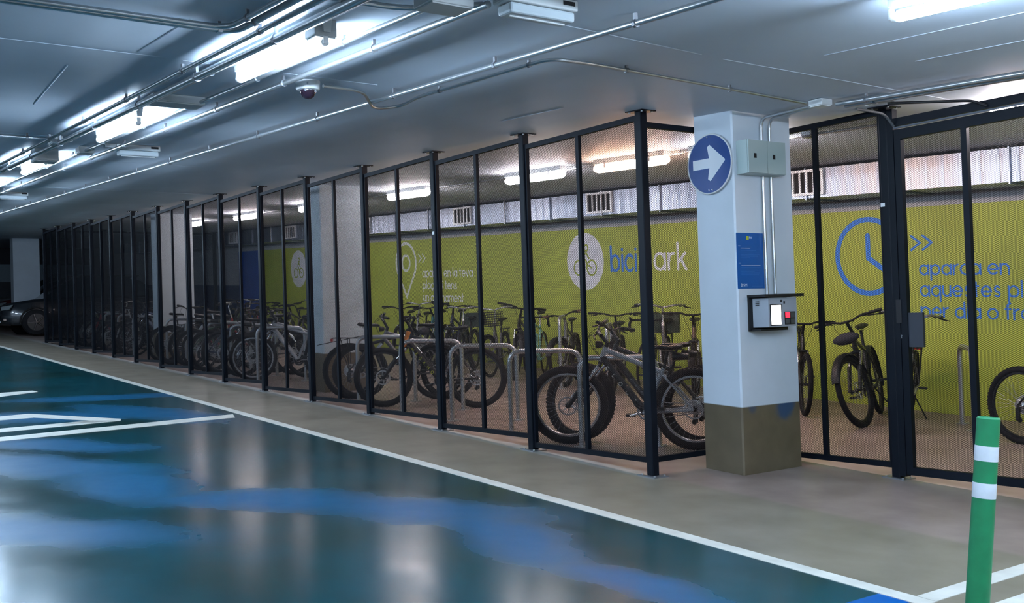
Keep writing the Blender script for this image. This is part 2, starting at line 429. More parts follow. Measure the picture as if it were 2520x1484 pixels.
# gate header, jamb and leaf
t = thing('gate_frame', 'black steel gate frame with header tube, right of the gate post', 'gate', (GX+.035, GY, fz(GX)))
b = MB(); b.box((0, -.03, .02), (.05, .03, H-.03)); b.build('jamb', M_fence, t, None)
b = MB(); b.box((.05, -.03, H-.165), (2.6, .03, H-.105)); b.build('header', M_fence, t, None)
b = MB(); b.box((.06, -.04, H-.185), (2.6, -.03, H-.172)); b.build('door_stop', mat('door_stop_paint', (.05, .06, .08), .5), t, None)
gx0 = GX+.09; zg = fz(GX)+.035; ztop = fz(GX)+H-.19
t = thing('mesh_gate', 'black mesh gate leaf with dark lock plate, at the right edge', 'gate', (gx0, GY-.005, zg))
hw = ztop-zg; w = 1.9; q = .022
b = MB(); b.box((0, -q, 0), (w, q, .06)); b.box((0, -q, hw-.075), (w, q, hw)); b.box((0, -q, .06), (.055, q, hw-.075)); b.box((w-.055, -q, .06), (w, q, hw-.075)); b.build('leaf_frame', M_fence, t, None)
b = MB(); b.box((.535, -q, .06), (.58, q-.006, hw-.075)); b.build('mullion', M_fence, t, None)
b = MB(); b.box((1.2, -q, .06), (1.245, q-.006, hw-.075)); b.build('mullion', M_fence, t, None)
link('expanded_mesh', mesh_sheet(w-.11, hw-.135), t, (.055, q+.003, .06))
zl = .95-zg
b = MB(); b.box((.05, -.012, zl-.02), (.175, .012, zl+.235)); lk = b.build('lock_plate', mat('lock_plate_paint', (.014, .018, .028), .5), t, None)
b = MB(); b.box((-.035, -q-.004, zl+.16), (.01, -q+.002, zl+.335)); b.build('strike', M_black, lk, None)
b = MB(); b.lathe((.005, -q-.006, zl+.065), [(.006, 0), (.006, .008)], 'y', 12); b.box((.002, -q-.006, zl+.045), (.008, -q+.002, zl+.065)); b.build('keyhole', M_chrome, lk, None)
def sticker(x, y, z, label):
    b = MB(); b.box((x-.018, y-.0375, z-.014), (x+.018, y-.0355, z+.014)); tag(b.build('fence_tag', M_boxw, smooth=None), label, 'tag')
sticker(GX-.02, GY, fz(GX)+2.06, 'small white tag on the gate post')
sticker(-2*WS, 0, fz(-2*WS)+1.98, 'small white tag on the second fence post from the corner')

# ------------------------------------------------------------------ stroke lettering
def A(cx, cy, r, a0, a1): return arc(cx, cy, r, a0, a1, max(4, int(abs(a1-a0)/18)))
O_ = A(.5, .5, .5, 0, 360)
GL = {
 'a': (1.0, [O_, [(1, 0), (1, 1)]]), 'b': (1.0, [O_, [(0, 0), (0, 1.6)]]), 'c': (.85, [A(.5, .5, .5, 45, 315)]),
 'd': (1.0, [O_, [(1, 0), (1, 1.6)]]), 'e': (1.0, [A(.5, .5, .5, 0, 320), [(0, .5), (1, .5)]]), 'f': (.55, [[(.2, 0), (.2, 1.25)]+A(.5, 1.25, .3, 180, 90), [(0, 1), (.5, 1)]]),
 'i': (.1, [[(.05, 0), (.05, 1)], [(.05, 1.36), (.05, 1.4)]]), 'k': (.75, [[(0, 0), (0, 1.6)], [(.7, 1), (.05, .45)], [(.28, .62), (.75, 0)]]), 'l': (.1, [[(.05, 0), (.05, 1.6)]]),
 'm': (1.5, [[(0, 0), (0, 1)], [(0, .6)]+A(.375, .62, .375, 180, 0)+[(.75, 0)], [(.75, .6)]+A(1.125, .62, .375, 180, 0)+[(1.5, 0)]]),
 'n': (.85, [[(0, 0), (0, 1)], [(0, .57)]+A(.425, .57, .425, 180, 0)+[(.85, 0)]]), 'o': (1.0, [O_]), 'p': (1.0, [O_, [(0, -.6), (0, 1)]]), 'q': (1.0, [O_, [(1, -.6), (1, 1)]]),
 'r': (.5, [[(0, 0), (0, 1)], [(0, .5)]+A(.5, .5, .5, 180, 90)]), 's': (.7, [A(.36, .75, .25, 40, 250)[:]+A(.34, .25, .25, 70, -140)]), 't': (.55, [[(.25, 0), (.25, 1.45)], [(0, 1), (.5, 1)]]),
 'u': (.85, [[(0, 1), (0, .43)]+A(.425, .43, .425, 180, 360)+[(.85, 1)], [(.85, 0), (.85, 1)]]), 'v': (.8, [[(0, 1), (.4, 0), (.8, 1)]]), 'ç': (.85, [A(.5, .5, .5, 45, 315), [(.5, 0), (.58, -.2), (.4, -.36)]]),
 'x': (.8, [[(0, 0), (.8, 1)], [(0, 1), (.8, 0)]]), 'ó': (1.0, [O_, [(.45, 1.2), (.65, 1.5)]]),
 'C': (1.2, [A(.7, .75, .72, 45, 315)]), 'L': (.8, [[(0, 1.5), (0, 0), (.8, 0)]]), 'O': (1.5, [A(.75, .75, .75, 0, 360)]), 'T': (1.1, [[(0, 1.5), (1.1, 1.5)], [(.55, 0), (.55, 1.5)]]),
 'M': (1.4, [[(0, 0), (0, 1.5), (.7, .5), (1.4, 1.5), (1.4, 0)]]), 'E': (.85, [[(.85, 1.5), (0, 1.5), (0, 0), (.85, 0)], [(0, .75), (.75, .75)]]), 'G': (1.3, [A(.72, .75, .72, 45, 330)+[(1.35, .7), (.8, .7)]]),
 'A': (1.2, [[(0, 0), (.6, 1.5), (1.2, 0)], [(.2, .5), (1, .5)]]), 'B': (.95, [[(0, 0), (0, 1.5), (.5, 1.5), (.8, 1.15), (.5, .78), (0, .78)], [(.5, .78), (.95, .4), (.5, 0), (0, 0)]]),
 'S': (.9, [A(.45, 1.1, .38, 30, 260)+A(.45, .38, .38, 80, -150)]), ':': (.1, [[(.05, .2), (.05, .25)], [(.05, .85), (.05, .9)]]), ' ': (.55, []),
 '>': (.6, [[(0, 1), (.6, .5), (0, 0)]]),
}
def stroke(b, pts, w, fn, d0, d1, mi=0):
    # a flat ribbon with round ends, given real thickness
    P = [Vector(p) for p in pts]; closed = (P[0]-P[-1]).length < 1e-5 and len(P) > 3
    if closed: P = P[:-1]
    n = len(P); Lf, Rt = [], []
    for i in range(n):
        a = P[(i-1) % n] if (closed or i) else None; c = P[(i+1) % n] if (closed or i < n-1) else None
        if a is None: t = (c-P[i]).normalized()
        elif c is None: t = (P[i]-a).normalized()
        else: t = ((P[i]-a).normalized()+(c-P[i]).normalized()).normalized()
        k = 1.
        if a is not None: k = 1/max(.5, abs(t.dot((P[i]-a).normalized())))
        nn = Vector((-t.y, t.x))*w/2*k; Lf.append(P[i]+nn); Rt.append(P[i]-nn)
    m = n if closed else n-1
    for i in range(m):
        j = (i+1) % n; q = [tuple(Rt[i]), tuple(Rt[j]), tuple(Lf[j]), tuple(Lf[i])]
        b.prism(q, fn, d0, d1, mi)
    if not closed:
        for e, o in ((P[0], P[1]), (P[-1], P[-2])):
            t = (e-o).normalized(); a = math.degrees(math.atan2(t.y, t.x))
            b.prism(arc(e.x, e.y, w/2, a-90, a+90, 6), fn, d0, d1, mi)
def text_strokes(b, s, u0, v0, xh, w, fn, d0, d1, gap=.32, u1=None, mi=0, hx=1.):
    def width(gp): return sum(GL[c][0] for c in s)*xh + gp*xh*(len(s)-1)
    if u1 is not None: gap = ((u1-u0)-sum(GL[c][0] for c in s)*xh*hx)/(xh*(len(s)-1))
    u = u0
    for c in s:
        wd, st = GL[c]
        for i, p in enumerate(st): stroke(b, [(u+x*xh*hx, v0+y*xh) for x, y in p], w, fn, d0, d1+.0003*i, mi)
        u += wd*xh*hx+gap*xh
    return u
WALL = lambda u, v, d: (u, YB-d, fz(u, v))
M_vw = mat('white_vinyl', (.72, .74, .80), .5); M_vb = mat('blue_vinyl', (.03, .19, .70), .5); M_vg = mat('green_vinyl', (.30, .37, .03), .5)
def rev(pts): return pts[::-1]
def wl(name, fn, m, label, cat='wall lettering'):
    b = MB(); fn(b); return tag(b.build(name, m, smooth=None), label, cat)
def wall_word(wd, u, v, xh, w, u1, hx, m, label):
    t = thing('wall_lettering', label, 'wall lettering', (0, 0, 0))
    gap = ((u1-u)-sum(GL[c][0] for c in wd)*xh*hx)/(len(wd)-1)
    for c in wd:
        b = MB(); text_strokes(b, c, u, v, xh, w, WALL, -.002, .003, hx=hx); b.build('letter', m, t, None); u += GL[c][0]*xh*hx+gap
wall_word('bici', -6.27, 1.625, .235, .045, -5.70, .80, M_vb, 'blue letters bici on the green wall')
wall_word('park', -5.60, 1.635, .235, .045, -4.66, .92, M_vw, 'white letters park on the green wall')
def wall_text(txt, u, v, m, label):
    t = thing('wall_lettering', label, 'wall lettering', (0, 0, 0))
    for wd in txt.split(' '):
        b = MB(); u = text_strokes(b, wd, u, v, .105, .021, WALL, -.002, .003, gap=.30)+(.55)*.105; b.build('word', m, t, None)
for k, s in enumerate(('aparca en la teva', 'plaça si tens', 'un abonament')):
    wall_text(s, -11.97, 1.562-.238*k, M_vw, 'small white wall text reading %s' % s)
for k, s in enumerate(('aparca en', 'aquestes places', 'per dia o fracció')):
    wall_text(s, -.99, 1.537-.237*k, M_vb, 'small blue wall text reading %s' % s)
wl('wall_chevrons', lambda b: [stroke(b, [(u, 1.975), (u+.11, 1.895), (u, 1.815)], .026, WALL, -.002, .003) for u in (-1.09, -.945)], M_vb, 'two blue chevrons on the wall above the blue text', 'wall graphic')
wl('wall_chevrons', lambda b: [stroke(b, [(u, 2.005), (u+.11, 1.925), (u, 1.845)], .022, WALL, -.002, .003) for u in (-12.11, -11.96)], M_vw, 'two white chevrons on the wall above the white text', 'wall graphic')
def clock(b):
    stroke(b, arc(-1.66, 1.755, .435, 0, 360, 48), .062, WALL, -.002, .003)
    stroke(b, [(-1.66, 2.0), (-1.66, 1.735), (-1.46, 1.60)], .062, WALL, -.002, .0034)
wl('wall_clock_graphic', clock, M_vb, 'blue outline clock painted on the green wall by the gate', 'wall graphic')
def pin(b):
    c = (-12.62, 1.84)
    pts = arc(c[0], c[1], .40, -28, 208, 28); tip = (c[0], 1.16)
    stroke(b, [tip]+pts+[tip], .055, WALL, -.002, .003)
    stroke(b, arc(c[0], c[1], .155, 0, 360, 28), .055, WALL, -.002, .003)
wl('wall_pin_graphic', pin, M_vw, 'white outline map pin painted on the green wall', 'wall graphic')
def cyclist(cx, cy, label):
    t = thing('wall_badge', label, 'wall graphic', (0, 0, 0))
    b = MB(); b.prism(arc(cx, cy, .455, 0, 360, 64)[:-1], WALL, -.002, .002); b.build('disc', M_vw, t, None)
    b = MB()
    for dx in (-.16, .16): stroke(b, arc(cx+dx, cy-.10, .115, 0, 360, 28), .028, WALL, .0021, .004)
    stroke(b, [(cx+.02, cy-.02), (cx+.16, cy-.10)], .026, WALL, .0021, .0043)
    stroke(b, [(cx-.03, cy+.06), (cx+.05, cy-.02), (cx+.03, cy-.10)], .03, WALL, .0021, .0046)
    stroke(b, [(cx-.04, cy+.09), (cx+.03, cy+.14), (cx+.10, cy+.05)], .03, WALL, .0021, .0049)
    stroke(b, arc(cx+.035, cy+.215, .045, 0, 360, 16), .028, WALL, .0021, .004)
    b.build('cyclist_symbol', M_vg, t, None)
cyclist(-6.90, 1.78, 'white round wall badge with a cyclist, left of the blue lettering')
cyclist(-17.91, 1.78, 'far white round wall badge with a cyclist, left of the second column')

# ------------------------------------------------------------------ ventilation duct
t = thing('ventilation_duct', 'long galvanised ventilation duct under the ceiling along the green wall', 'duct', (0, 0, 0))
b = MB(); Y0, Y1, h0, h1 = 4.35, 4.93, 2.43, 2.765
b.box((-33, Y0, h0), (-13.1, Y1, h1), sl=S); b.box((-13.1, Y0, h0), (XR-.3, Y1, h1), sl=S); b.build('duct_body', M_duct, t, None)
xs = [-30+1.22*i for i in range(32)]
for i, x in enumerate(xs):
    b = MB(); b.box((x-.008, Y0-.022, h0-.022), (x+.008, Y1+.02, h1+.015), sl=S); b.build('flange', M_duct, t, None)
    if i % 2 == 0:
        b = MB(); b.tube([(x+.03, Y0-.03, fz(x, h0-.02)), (x+.03, Y0-.03, fz(x, H-.002))], .006, 6); b.build('hanger_rod', M_zincd, t)
M_grill = mat('grille_frame', (.62, .64, .66), .4, .3); M_dark = mat('duct_inside', (.01, .01, .012), .8)
for i in range(8):
    gx = 1.70-3.67*i
    f = MB(); hz0, hz1 = 2.49, 2.73; w2 = .25
    f.box((gx-w2-.035, Y0-.03, hz0-.03), (gx+w2+.035, Y0-.001, hz0), sl=S); f.box((gx-w2-.035, Y0-.03, hz1), (gx+w2+.035, Y0-.001, hz1+.03), sl=S)
    f.box((gx-w2-.035, Y0-.03, hz0), (gx-w2, Y0-.001, hz1), sl=S); f.box((gx+w2, Y0-.03, hz0), (gx+w2+.035, Y0-.001, hz1), sl=S)
    fr = f.build('grille', M_grill, t, None)
    f = MB(); f.box((gx-w2, Y0-.006, hz0), (gx+w2, Y0-.002, hz1), sl=S); f.build('opening', M_dark, fr, None)
    f = MB()
    for k in range(1, 5):
        x = gx-w2+2*w2*k/5; f.box((x-.012, Y0-.026, hz0), (x+.012, Y0-.008, hz1), sl=S)
    f.build('louvre', M_grill, fr, None)

# ------------------------------------------------------------------ pipes
def pipe(path, r, label, name='conduit', clamp=1.2, m=None, rad=.12, group=None):
    t = thing(name, label, 'pipe', path[0], group); o = Vector(path[0])
    P = rounded_path([Vector(p)-o for p in path], rad)
    b = MB(); b.tube(P, r, 10); b.build('tube', m or M_zinc, t, 60)
    if clamp:
        for i in range(len(path)-1):
            a = Vector(path[i])-o; c = Vector(path[i+1])-o; L = (c-a).length; n = int((L-.3)/clamp)
            d = (c-a).normalized()
            if L < .5: continue
            for k in range(min(n+1, 34)):
                p = a+d*(.25+k*clamp); gap = min(.12, H-(p.z+o.z+S*(p.x+o.x))-.001)
                key = ('clamp', r, round(gap, 2), abs(d.x) > .7)
                if key not in CACHE:
                    cb = MB(); e = Vector((1, 0, 0)) if abs(d.x) > .7 else Vector((0, 1, 0)); cb.tube([-e*.01, e*.01], r+.006, 8); cb.box((-.008, -.008, 0), (.008, .008, gap)); CACHE[key] = cb.mesh('clamp', M_zincd)
                link('clamp', CACHE[key], t, p)
    return t
def cz(x, d=.04): return fz(x, H-d)
def along(y, x0, x1, d=.04): return [(x0, y, cz(x0, d)), (x1, y, cz(x1, d))]
XE = 8.5
pipe(along(-2.05, -34, XE, .05), .016, 'single bright conduit along the ceiling between the lamps and the fence')
pipe(along(-2.835, -34, 2.1, .05), .017, 'conduit on the fence side of the aisle lamps, brightly lit from beside')
pipe(along(-3.01, -34, 2.6, .04), .014, 'thinner conduit just outside the aisle lamps')
pipe(along(-3.30, -34, XE, .035), .016, 'bright conduit directly behind the aisle lamps')
pipe(along(-3.385, -34, XE, .07), .024, 'thick pipe behind the aisle lamps', m=M_zinc)
pipe(along(-3.47, -34, XE, .04), .014, 'third conduit behind the aisle lamps')
pipe([(.97, -13.5, cz(.97)), (.93, -3.56, cz(.93)), (XE, -3.55, cz(XE))], .018, 'conduit crossing the upper left ceiling and turning along the lamps')
pipe([(1.0, -13.5, cz(1.0, .04)), (.98, -3.62, cz(.98, .04)), (XE, -3.61, cz(XE, .04))], .014, 'second conduit turning the same ceiling corner')
pipe([(-3.80, -13.5, cz(-3.8)), (-3.80, -3.5, cz(-3.8))], .014, 'thin conduit crossing the ceiling to the far junction box')
pipe([(1.75, -5.0, cz(1.75)), (1.78, -3.1, cz(1.78)), (2.05, -2.83, cz(2.05))], .014, 'bent conduit joining the lamp conduits above the emergency light')
pipe([(-.2, -2.56, cz(-.2, .035)), (-.25, -2.25, cz(-.25, .03)), (-.62, -1.98, cz(-.6, .075)), (-.66, -1.74, cz(-.66, .03)), (-.2, -1.835, cz(-.2, .03)), (1.27, -1.835, cz(1.27, .03)), (1.27, -1.5, cz(1.27, .03)), (1.07, .62, cz(1.07, .03))], .011,
     'thin conduit from the dome camera running round to the column box', clamp=1.0)
pipe(along(.80, 1.2, XE, .04), .018, 'conduit above the gate, nearer of the pair')
pipe(along(.90, 1.2, XE, .04), .018, 'conduit above the gate, farther of the pair')
for y, nm in ((.87, 'left'), (.965, 'right')):
    pipe([(.432, y, 1.365), (.432, y, 2.285)], .011, '%s vertical conduit on the near column below the grey boxes' % nm, clamp=0)
    pipe([(.432, y, 2.55), (.432, y, cz(.43, .035)), (1.07, .72+(y-.87)*.5, cz(1.07, .035))], .011, '%s conduit rising from the grey boxes to the ceiling' % nm, clamp=0, rad=.09)
pipe(along(1.98, -33, XE, .035), .014, 'conduit along the lamps inside the bike area')
pipe([(1.5, .97, cz(1.5, .06)), (1.9, 1.36, cz(1.9, .06)), (2.0, 1.38, cz(2.0, .11))], .010, 'short cable from the gate ceiling box to the header', clamp=0, m=M_black)
pipe([(1.22, 1.0, cz(1.2, .06)), (1.24, 1.30, cz(1.24, .07)), (1.26, 1.385, cz(1.26, .16))], .010, 'flexible hose dropping to the gate post', clamp=0, m=mat('dark_hose', (.06, .065, .07), .6))

def cbox(lo, hi, name, label, m=M_plastic, cat='junction box'):
    t = thing(name, label, cat, ((lo[0]+hi[0])/2, (lo[1]+hi[1])/2, lo[2]))
    o = Vector(t.location); b = MB(); b.box(Vector(lo)-o, Vector(hi)-o); bb = b.build('housing', m, t, None)
    md = bb.modifiers.new('bevel', 'BEVEL'); md.width = .006; md.segments = 2
    b = MB(); l = Vector(lo)-o; h = Vector(hi)-o; b.box((l.x+.008, l.y+.008, l.z-.006), (h.x-.008, h.y-.008, l.z)); b.build('lid', m, t, None)
    return t
def ceil_box(x, y, lx, ly, lz, label, m=M_plastic, name='junction_box'): return cbox((x-lx/2, y-ly/2, cz(x, lz)-.0), (x+lx/2, y+ly/2, cz(x, .005)), name, label, m)
ceil_box(1.12, .72, .12, .12, .05, 'pale junction box on the ceiling right of the near column', M_boxw)
ceil_box(1.45, .95, .22, .07, .05, 'small white ceiling box above the gate post', M_boxw)
ceil_box(1.22, -3.24, .12, .12, .09, 'grey junction box over the near end of the nearest aisle lamp')
ceil_box(-1.30, -3.16, .18, .36, .06, 'wide grey box between the first and second aisle lamps')
ceil_box(-3.90, -3.40, .16, .10, .07, 'white junction box at the end of the crossing conduit', M_boxw)
ceil_box(-4.95, -3.28, .20, .22, .12, 'squat grey box by the third aisle lamp')
ceil_box(-4.55, -3.0, .16, .14, .06, 'grey box beside the second emergency light')
ceil_box(2.02, -3.02, .16, .22, .08, 'grey box beside the nearest emergency light')
ceil_box(.05, 1.93, .1, .1, .06, 'dark box on the ceiling inside the gate', M_zincd)

# ------------------------------------------------------------------ lamps
def tube_lamp(x0, y, label, L=1.20):
    t = thing('tube_lamp', label, 'lamp', (x0, y, cz(x0, .0)), 'tube lamps over the driving aisle')
    rot = math.atan(S); t.rotation_euler = (0, rot, 0)
    b = MB(); b.add([(0, -.026, -.004), (L, -.026, -.004), (L, .026, -.004), (0, .026, -.004), (0, -.018, -.07), (L, -.018, -.07), (L, .018, -.07), (0, .018, -.07)],
          [(0, 1, 2, 3), (7, 6, 5, 4), (0, 4, 5, 1), (1, 5, 6, 2), (2, 6, 7, 3), (3, 7, 4, 0)])
    b.build('housing', M_boxw, t, None)
    b = MB(); b.tube([(.045, 0, -.112), (L-.045, 0, -.112)], .026, 16); b.build('tube', M_cool, t)
    for x in (.0, L-.03):
        b = MB(); b.box((x, -.014, -.125), (x+.012, .014, -.075)); b.tube([(x+.012, 0, -.115), (x+.045, 0, -.115)] if x == 0 else [(x, 0, -.115), (x-.015, 0, -.115)], .021, 12)
        b.build('lamp_holder', M_boxw, t)
    return t
for i in range(8):
    x = .10-3.18*i
    tube_lamp(x, -3.24, ('nearest bright tube lamp over the aisle, upper centre' if i == 0 else '%s bright tube lamp along the aisle ceiling counted from the nearest' % ORD[i]))
for i in range(3):
    tube_lamp(3.12+2.9*i, -1.33, ['bright tube lamp at the upper right corner', 'tube lamp beyond the upper right corner', 'last tube lamp of the right hand row'][i])
for i in range(5):
    tube_lamp(5.2-5.2*i, -8.6, '%s tube lamp of the row over the opposite side of the aisle' % ORD[i])
tube_lamp(4.5, -3.24, 'tube lamp of the aisle row above the camera')
def capsule_lamp(xc, label, m, L=1.16, y=1.9):
    t = thing('diffuser_lamp', label, 'lamp', (xc, y, cz(xc, 0)), 'diffuser lamps over the bikes')
    t.rotation_euler = (0, math.atan(S), 0)
    def sec(x, w, z0, z1, n=12): return [(x, w*math.cos(2*PI*j/n), (z0+z1)/2+(z1-z0)/2*math.sin(2*PI*j/n)) for j in range(n)]
    b = MB(); b.box((-L/2+.03, -.05, -.05), (L/2-.03, .05, -.003)); b.build('base', M_plastic, t, None)
    b = MB(); b.loft([sec(-L/2, .012, -.11, -.07), sec(-L/2+.02, .035, -.125, -.055), sec(-L/2+.07, .055, -.14, -.05), sec(L/2-.07, .055, -.14, -.05), sec(L/2-.02, .035, -.125, -.055), sec(L/2, .012, -.11, -.07)])
    b.build('diffuser', m, t)
    for x in (-.35, .35):
        b = MB(); b.box((x-.01, -.06, -.10), (x+.01, -.054, -.03)); b.build('clip', M_zincd, t, None)
for xc, nm, m in [(-.80, 'cool lamp inside, mostly hidden behind the near column', M_in), (-2.24, 'warm pinkish lamp inside, behind the corner post', M_warm), (-3.93, 'bright cool lamp inside, behind the first fence post from the corner', M_in),
                  (-6.92, 'third bright lamp inside, over the map pin side of the fence', M_in), (-10.05, 'lamp inside just left of the second column', M_in), (-13.1, 'lamp inside between the blue wall and the second column', M_in),
                  (-16.15, 'lamp inside beside the third column', M_in), (2.3, 'lamp inside beyond the gate', M_in), (5.2, 'lamp inside far right beyond the gate', M_in)]:
    capsule_lamp(xc, nm, m)

# emergency lights
def emergency(x, label):
    t = thing('emergency_light', label, 'lamp', (x, -2.63, cz(x, 0)), 'unlit emergency lights')
    b = MB(); b.box((-.06, -.19, -.055), (.06, .21, -.004)); q = b.build('housing', M_boxw, t, None); md = q.modifiers.new('bevel', 'BEVEL'); md.width = .008; md.segments = 2
    b = MB(); b.box((-.052, -.17, -.105), (.052, .195, -.057)); q = b.build('lens', M_clear, t, None); md = q.modifiers.new('bevel', 'BEVEL'); md.width = .012; md.segments = 2
    b = MB(); b.tube([(0, -.14, -.107), (0, .17, -.107)], .004, 6); b.build('tube', M_boxw, t)
    b = MB(); b.box((-.03, -.29, -.04), (.03, -.195, -.004)); b.build('cable_gland', M_plastic, t, None)
    b = MB(); b.box((.061, .12, -.035), (.0615, .19, -.015)); b.build('badge', M_dark, t, None)
emergency(2.17, 'nearest white emergency light on the ceiling, top centre')
emergency(-4.15, 'second white emergency light on the ceiling, left')
emergency(-10.4, 'farthest white emergency light on the ceiling, at the left edge')

# dome camera
t = thing('dome_camera', 'white dome security camera hanging from the ceiling', 'security camera', (-.28, -2.63, cz(-.28, 0)))
b = MB(); b.lathe((0, 0, 0), [(.078, -.001), (.080, -.004), (.079, -.045), (.072, -.058), (.055, -.060)], 'z', 32); hs = b.build('housing', M_boxw, t, 30)
b = MB(); 
b.box((.030, -.0765, -.040), (.072, -.0760, -.022)); lb = b.build('label_plate', mat('label_grey', (.30, .31, .34), .5), hs, None); lb.rotation_euler = (0, 0, .62); lb.location = (-.025, -.012, 0)
b = MB(); b.lathe((0, 0, -.06), [(.052, 0), (.050, -.018), (.038, -.040), (.020, -.052), (.002, -.056)], 'z', 24); b.build('dome', mat('smoked_dome', (.018, .010, .018), .1), t, 60)
b = MB()
for k in range(4):
    a = PI/4+PI/2*k; b.lathe((.052*math.cos(a), .052*math.sin(a), -.075), [(.008, 0), (.008, .016)], 'z', 8)
b.build('lamp', M_chrome, t, None)

# ------------------------------------------------------------------ fittings on the near column
t = thing('arrow_sign', 'round blue sign with a white arrow pointing right, on the near column', 'sign', (.19, .56, 2.397))
b = MB(); b.lathe((0, 0, 0), [(.236, -.020), (.238, -.024), (.236, -.030), (.228, -.031), (.225, -.026)], 'y', 48); b.build('rim', M_boxw, t, 30)
b = MB(); b.lathe((0, 0, 0), [(.227, -.0275), (.227, -.0245)], 'y', 48); b.build('sign_face', mat('blue_sign_film', (.003, .045, .20), .3, coat=.5), t, 30)
b = MB(); AR = lambda u, v, d: (u, -.0275-d, v)
b.prism([(-.175, -.032), (-.0, -.032), (-.0, -.032), (-.018, -.118), (.008, -.135), (.165, .008), (.165, .018), (.008, .150), (-.018, .133), (.0, .045), (-.175, .045)], AR, 0, .0015)
b.build('arrow', mat('white_sign_film', (.62, .66, .70), .4), t, None)
b = MB()
for u, v in ((-.015, .21), (.02, .21), (-.01, -.205), (.025, -.205)): b.lathe((u, 0, v), [(.006, -.030), (.006, -.026)], 'y', 8)
b.build('screw', M_chrome, t, None)
b = MB(); b.box((-.06, -.022, -.1), (.06, 0, -.07)); b.box((-.06, -.022, .07), (.06, 0, .1)); b.build('bracket', M_zincd, t, None)

t = thing('electric_cabinet', 'grey twin door electric cabinet on the near column above the blue poster', 'electric box', (.41, .60, 2.290))
M_cab = mat('cabinet_paint', (.36, .44, .43), .42)
b = MB(); b.box((0, 0, 0), (.108, .43, .257)); b.build('housing', M_cab, t, None)
for k, (y0, y1) in enumerate(((.004, .2145), (.2175, .427))):
    b = MB(); b.box((.109, y0, .003), (.121, y1, .254)); d = b.build('door', M_cab, t, None)
    b = MB(); b.box((.121, y0+.06, .115), (.125, y0+.085, .152)); b.build('latch', M_black, d, None)

t = thing('notice_poster', 'blue information poster with white text on the near column', 'poster', (.41, .56, 1.409))
PO = lambda u, v, d: (d, u, v)
b = MB(); b.box((0, .004, 0), (.003, .305, .432)); b.build('sheet', mat('poster_blue', (.003, .085, .31), .3), t, None)
b = MB(); b.prism([(.115, .378), (.14, .378), (.145, .39), (.14, .405), (.115, .405)], PO, .0031, .0036); b.build('yellow_mark', mat('poster_yellow', (.45, .50, .03), .4), t, None)
b = MB()
text_strokes(b, 'bici', .150, .388, .009, .002, PO, .0031, .0036)
text_strokes(b, 'B:SM', .040, .018, .015, .003, PO, .0031, .0036)
b.box((.0031, .05, .312), (.0036, .155, .316)); b.box((.0031, .05, .180), (.0036, .265, .184)); b.box((.0031, .02, .328), (.0036, .045, .332)); b.box((.0031, .02, .196), (.0036, .045, .200))
b.build('white_text', M_vw, t, None)
b = MB()
for k in range(6): b.box((.0031, .05, .296-.011*k), (.0036, .05+(.17, .20, .14, .21, .19, .10)[k], .2975-.011*k))
for k in range(6): b.box((.0031, .045, .164-.011*k), (.0036, .045+(.22, .18, .23, .15, .21, .2)[k], .1655-.011*k))
b.box((.0031, .16, .017), (.0036, .285, .0185))
b.build('small_print', mat('poster_pale_blue', (.06, .19, .50), .4), t, None)

t = thing('access_terminal', 'grey access terminal with lit screen and red button on the near column', 'terminal', (.41, .665, 1.078))
M_term = mat('terminal_grey', (.30, .33, .37), .4)
b = MB(); b.box((0, 0, 0), (.02, .435, .275)); b.build('back_plate', M_black, t, None)
b = MB(); b.add([(.02, .035, .03), (.155, .06, .03), (.155, .385, .03), (.02, .41, .03), (.02, .035, .255), (.155, .06, .255), (.155, .385, .255), (.02, .41, .255)], [(3, 2, 1, 0), (4, 5, 6, 7), (0, 1, 5, 4), (1, 2, 6, 5), (2, 3, 7, 6), (3, 0, 4, 7)])
bd = b.build('body', M_term, t, None)
b = MB(); b.box((0, -.003, .262), (.185, .44, .282)); b.build('hood', M_black, t, None)
b = MB(); b.box((.0, .01, .004), (.12, .30, .016)); b.build('lower_shelf', M_black, t, None)
b = MB(); b.box((.155, .075, .040), (.159, .205, .203)); sc_ = b.build('screen_bezel', M_black, t, None)
b = MB(); b.box((.159, .085, .048), (.1605, .195, .196)); b.build('screen', mat('lit_screen', (1, 1, 1), .3, emit=((1, 1, 1), 2.2)), sc_, None)
b = MB(); b.box((.155, .24, .045), (.159, .36, .145)); kp = b.build('keypad', M_black, t, None)
b = MB(); b.box((.159, .246, .098), (.162, .295, .142)); b.build('red_button', mat('red_light', (.6, .02, .03), .4, emit=((1, .02, .05), 1.3)), kp, None)
for y0, z0 in ((.305, .098), (.246, .05), (.305, .05)):
    b = MB(); b.box((.159, y0, z0), (.161, y0+.048, z0+.04)); b.build('button', mat('grey_button', (.05, .055, .06), .4), kp, None)
b = MB(); b.lathe((.155, .205, .228), [(.010, 0), (.010, .003)], 'x', 16); b.build('lens', M_dark, t, None)
b = MB(); b.box((.155, .232, .207), (.158, .247, .225)); b.build('card_slot', M_dark, t, None)
b = MB()
for k in range(3): b.box((.05, .033, .197+.013*k), (.08, .041, .203+.013*k))
s_ = b.build('vent_slot', M_dark, t, None)

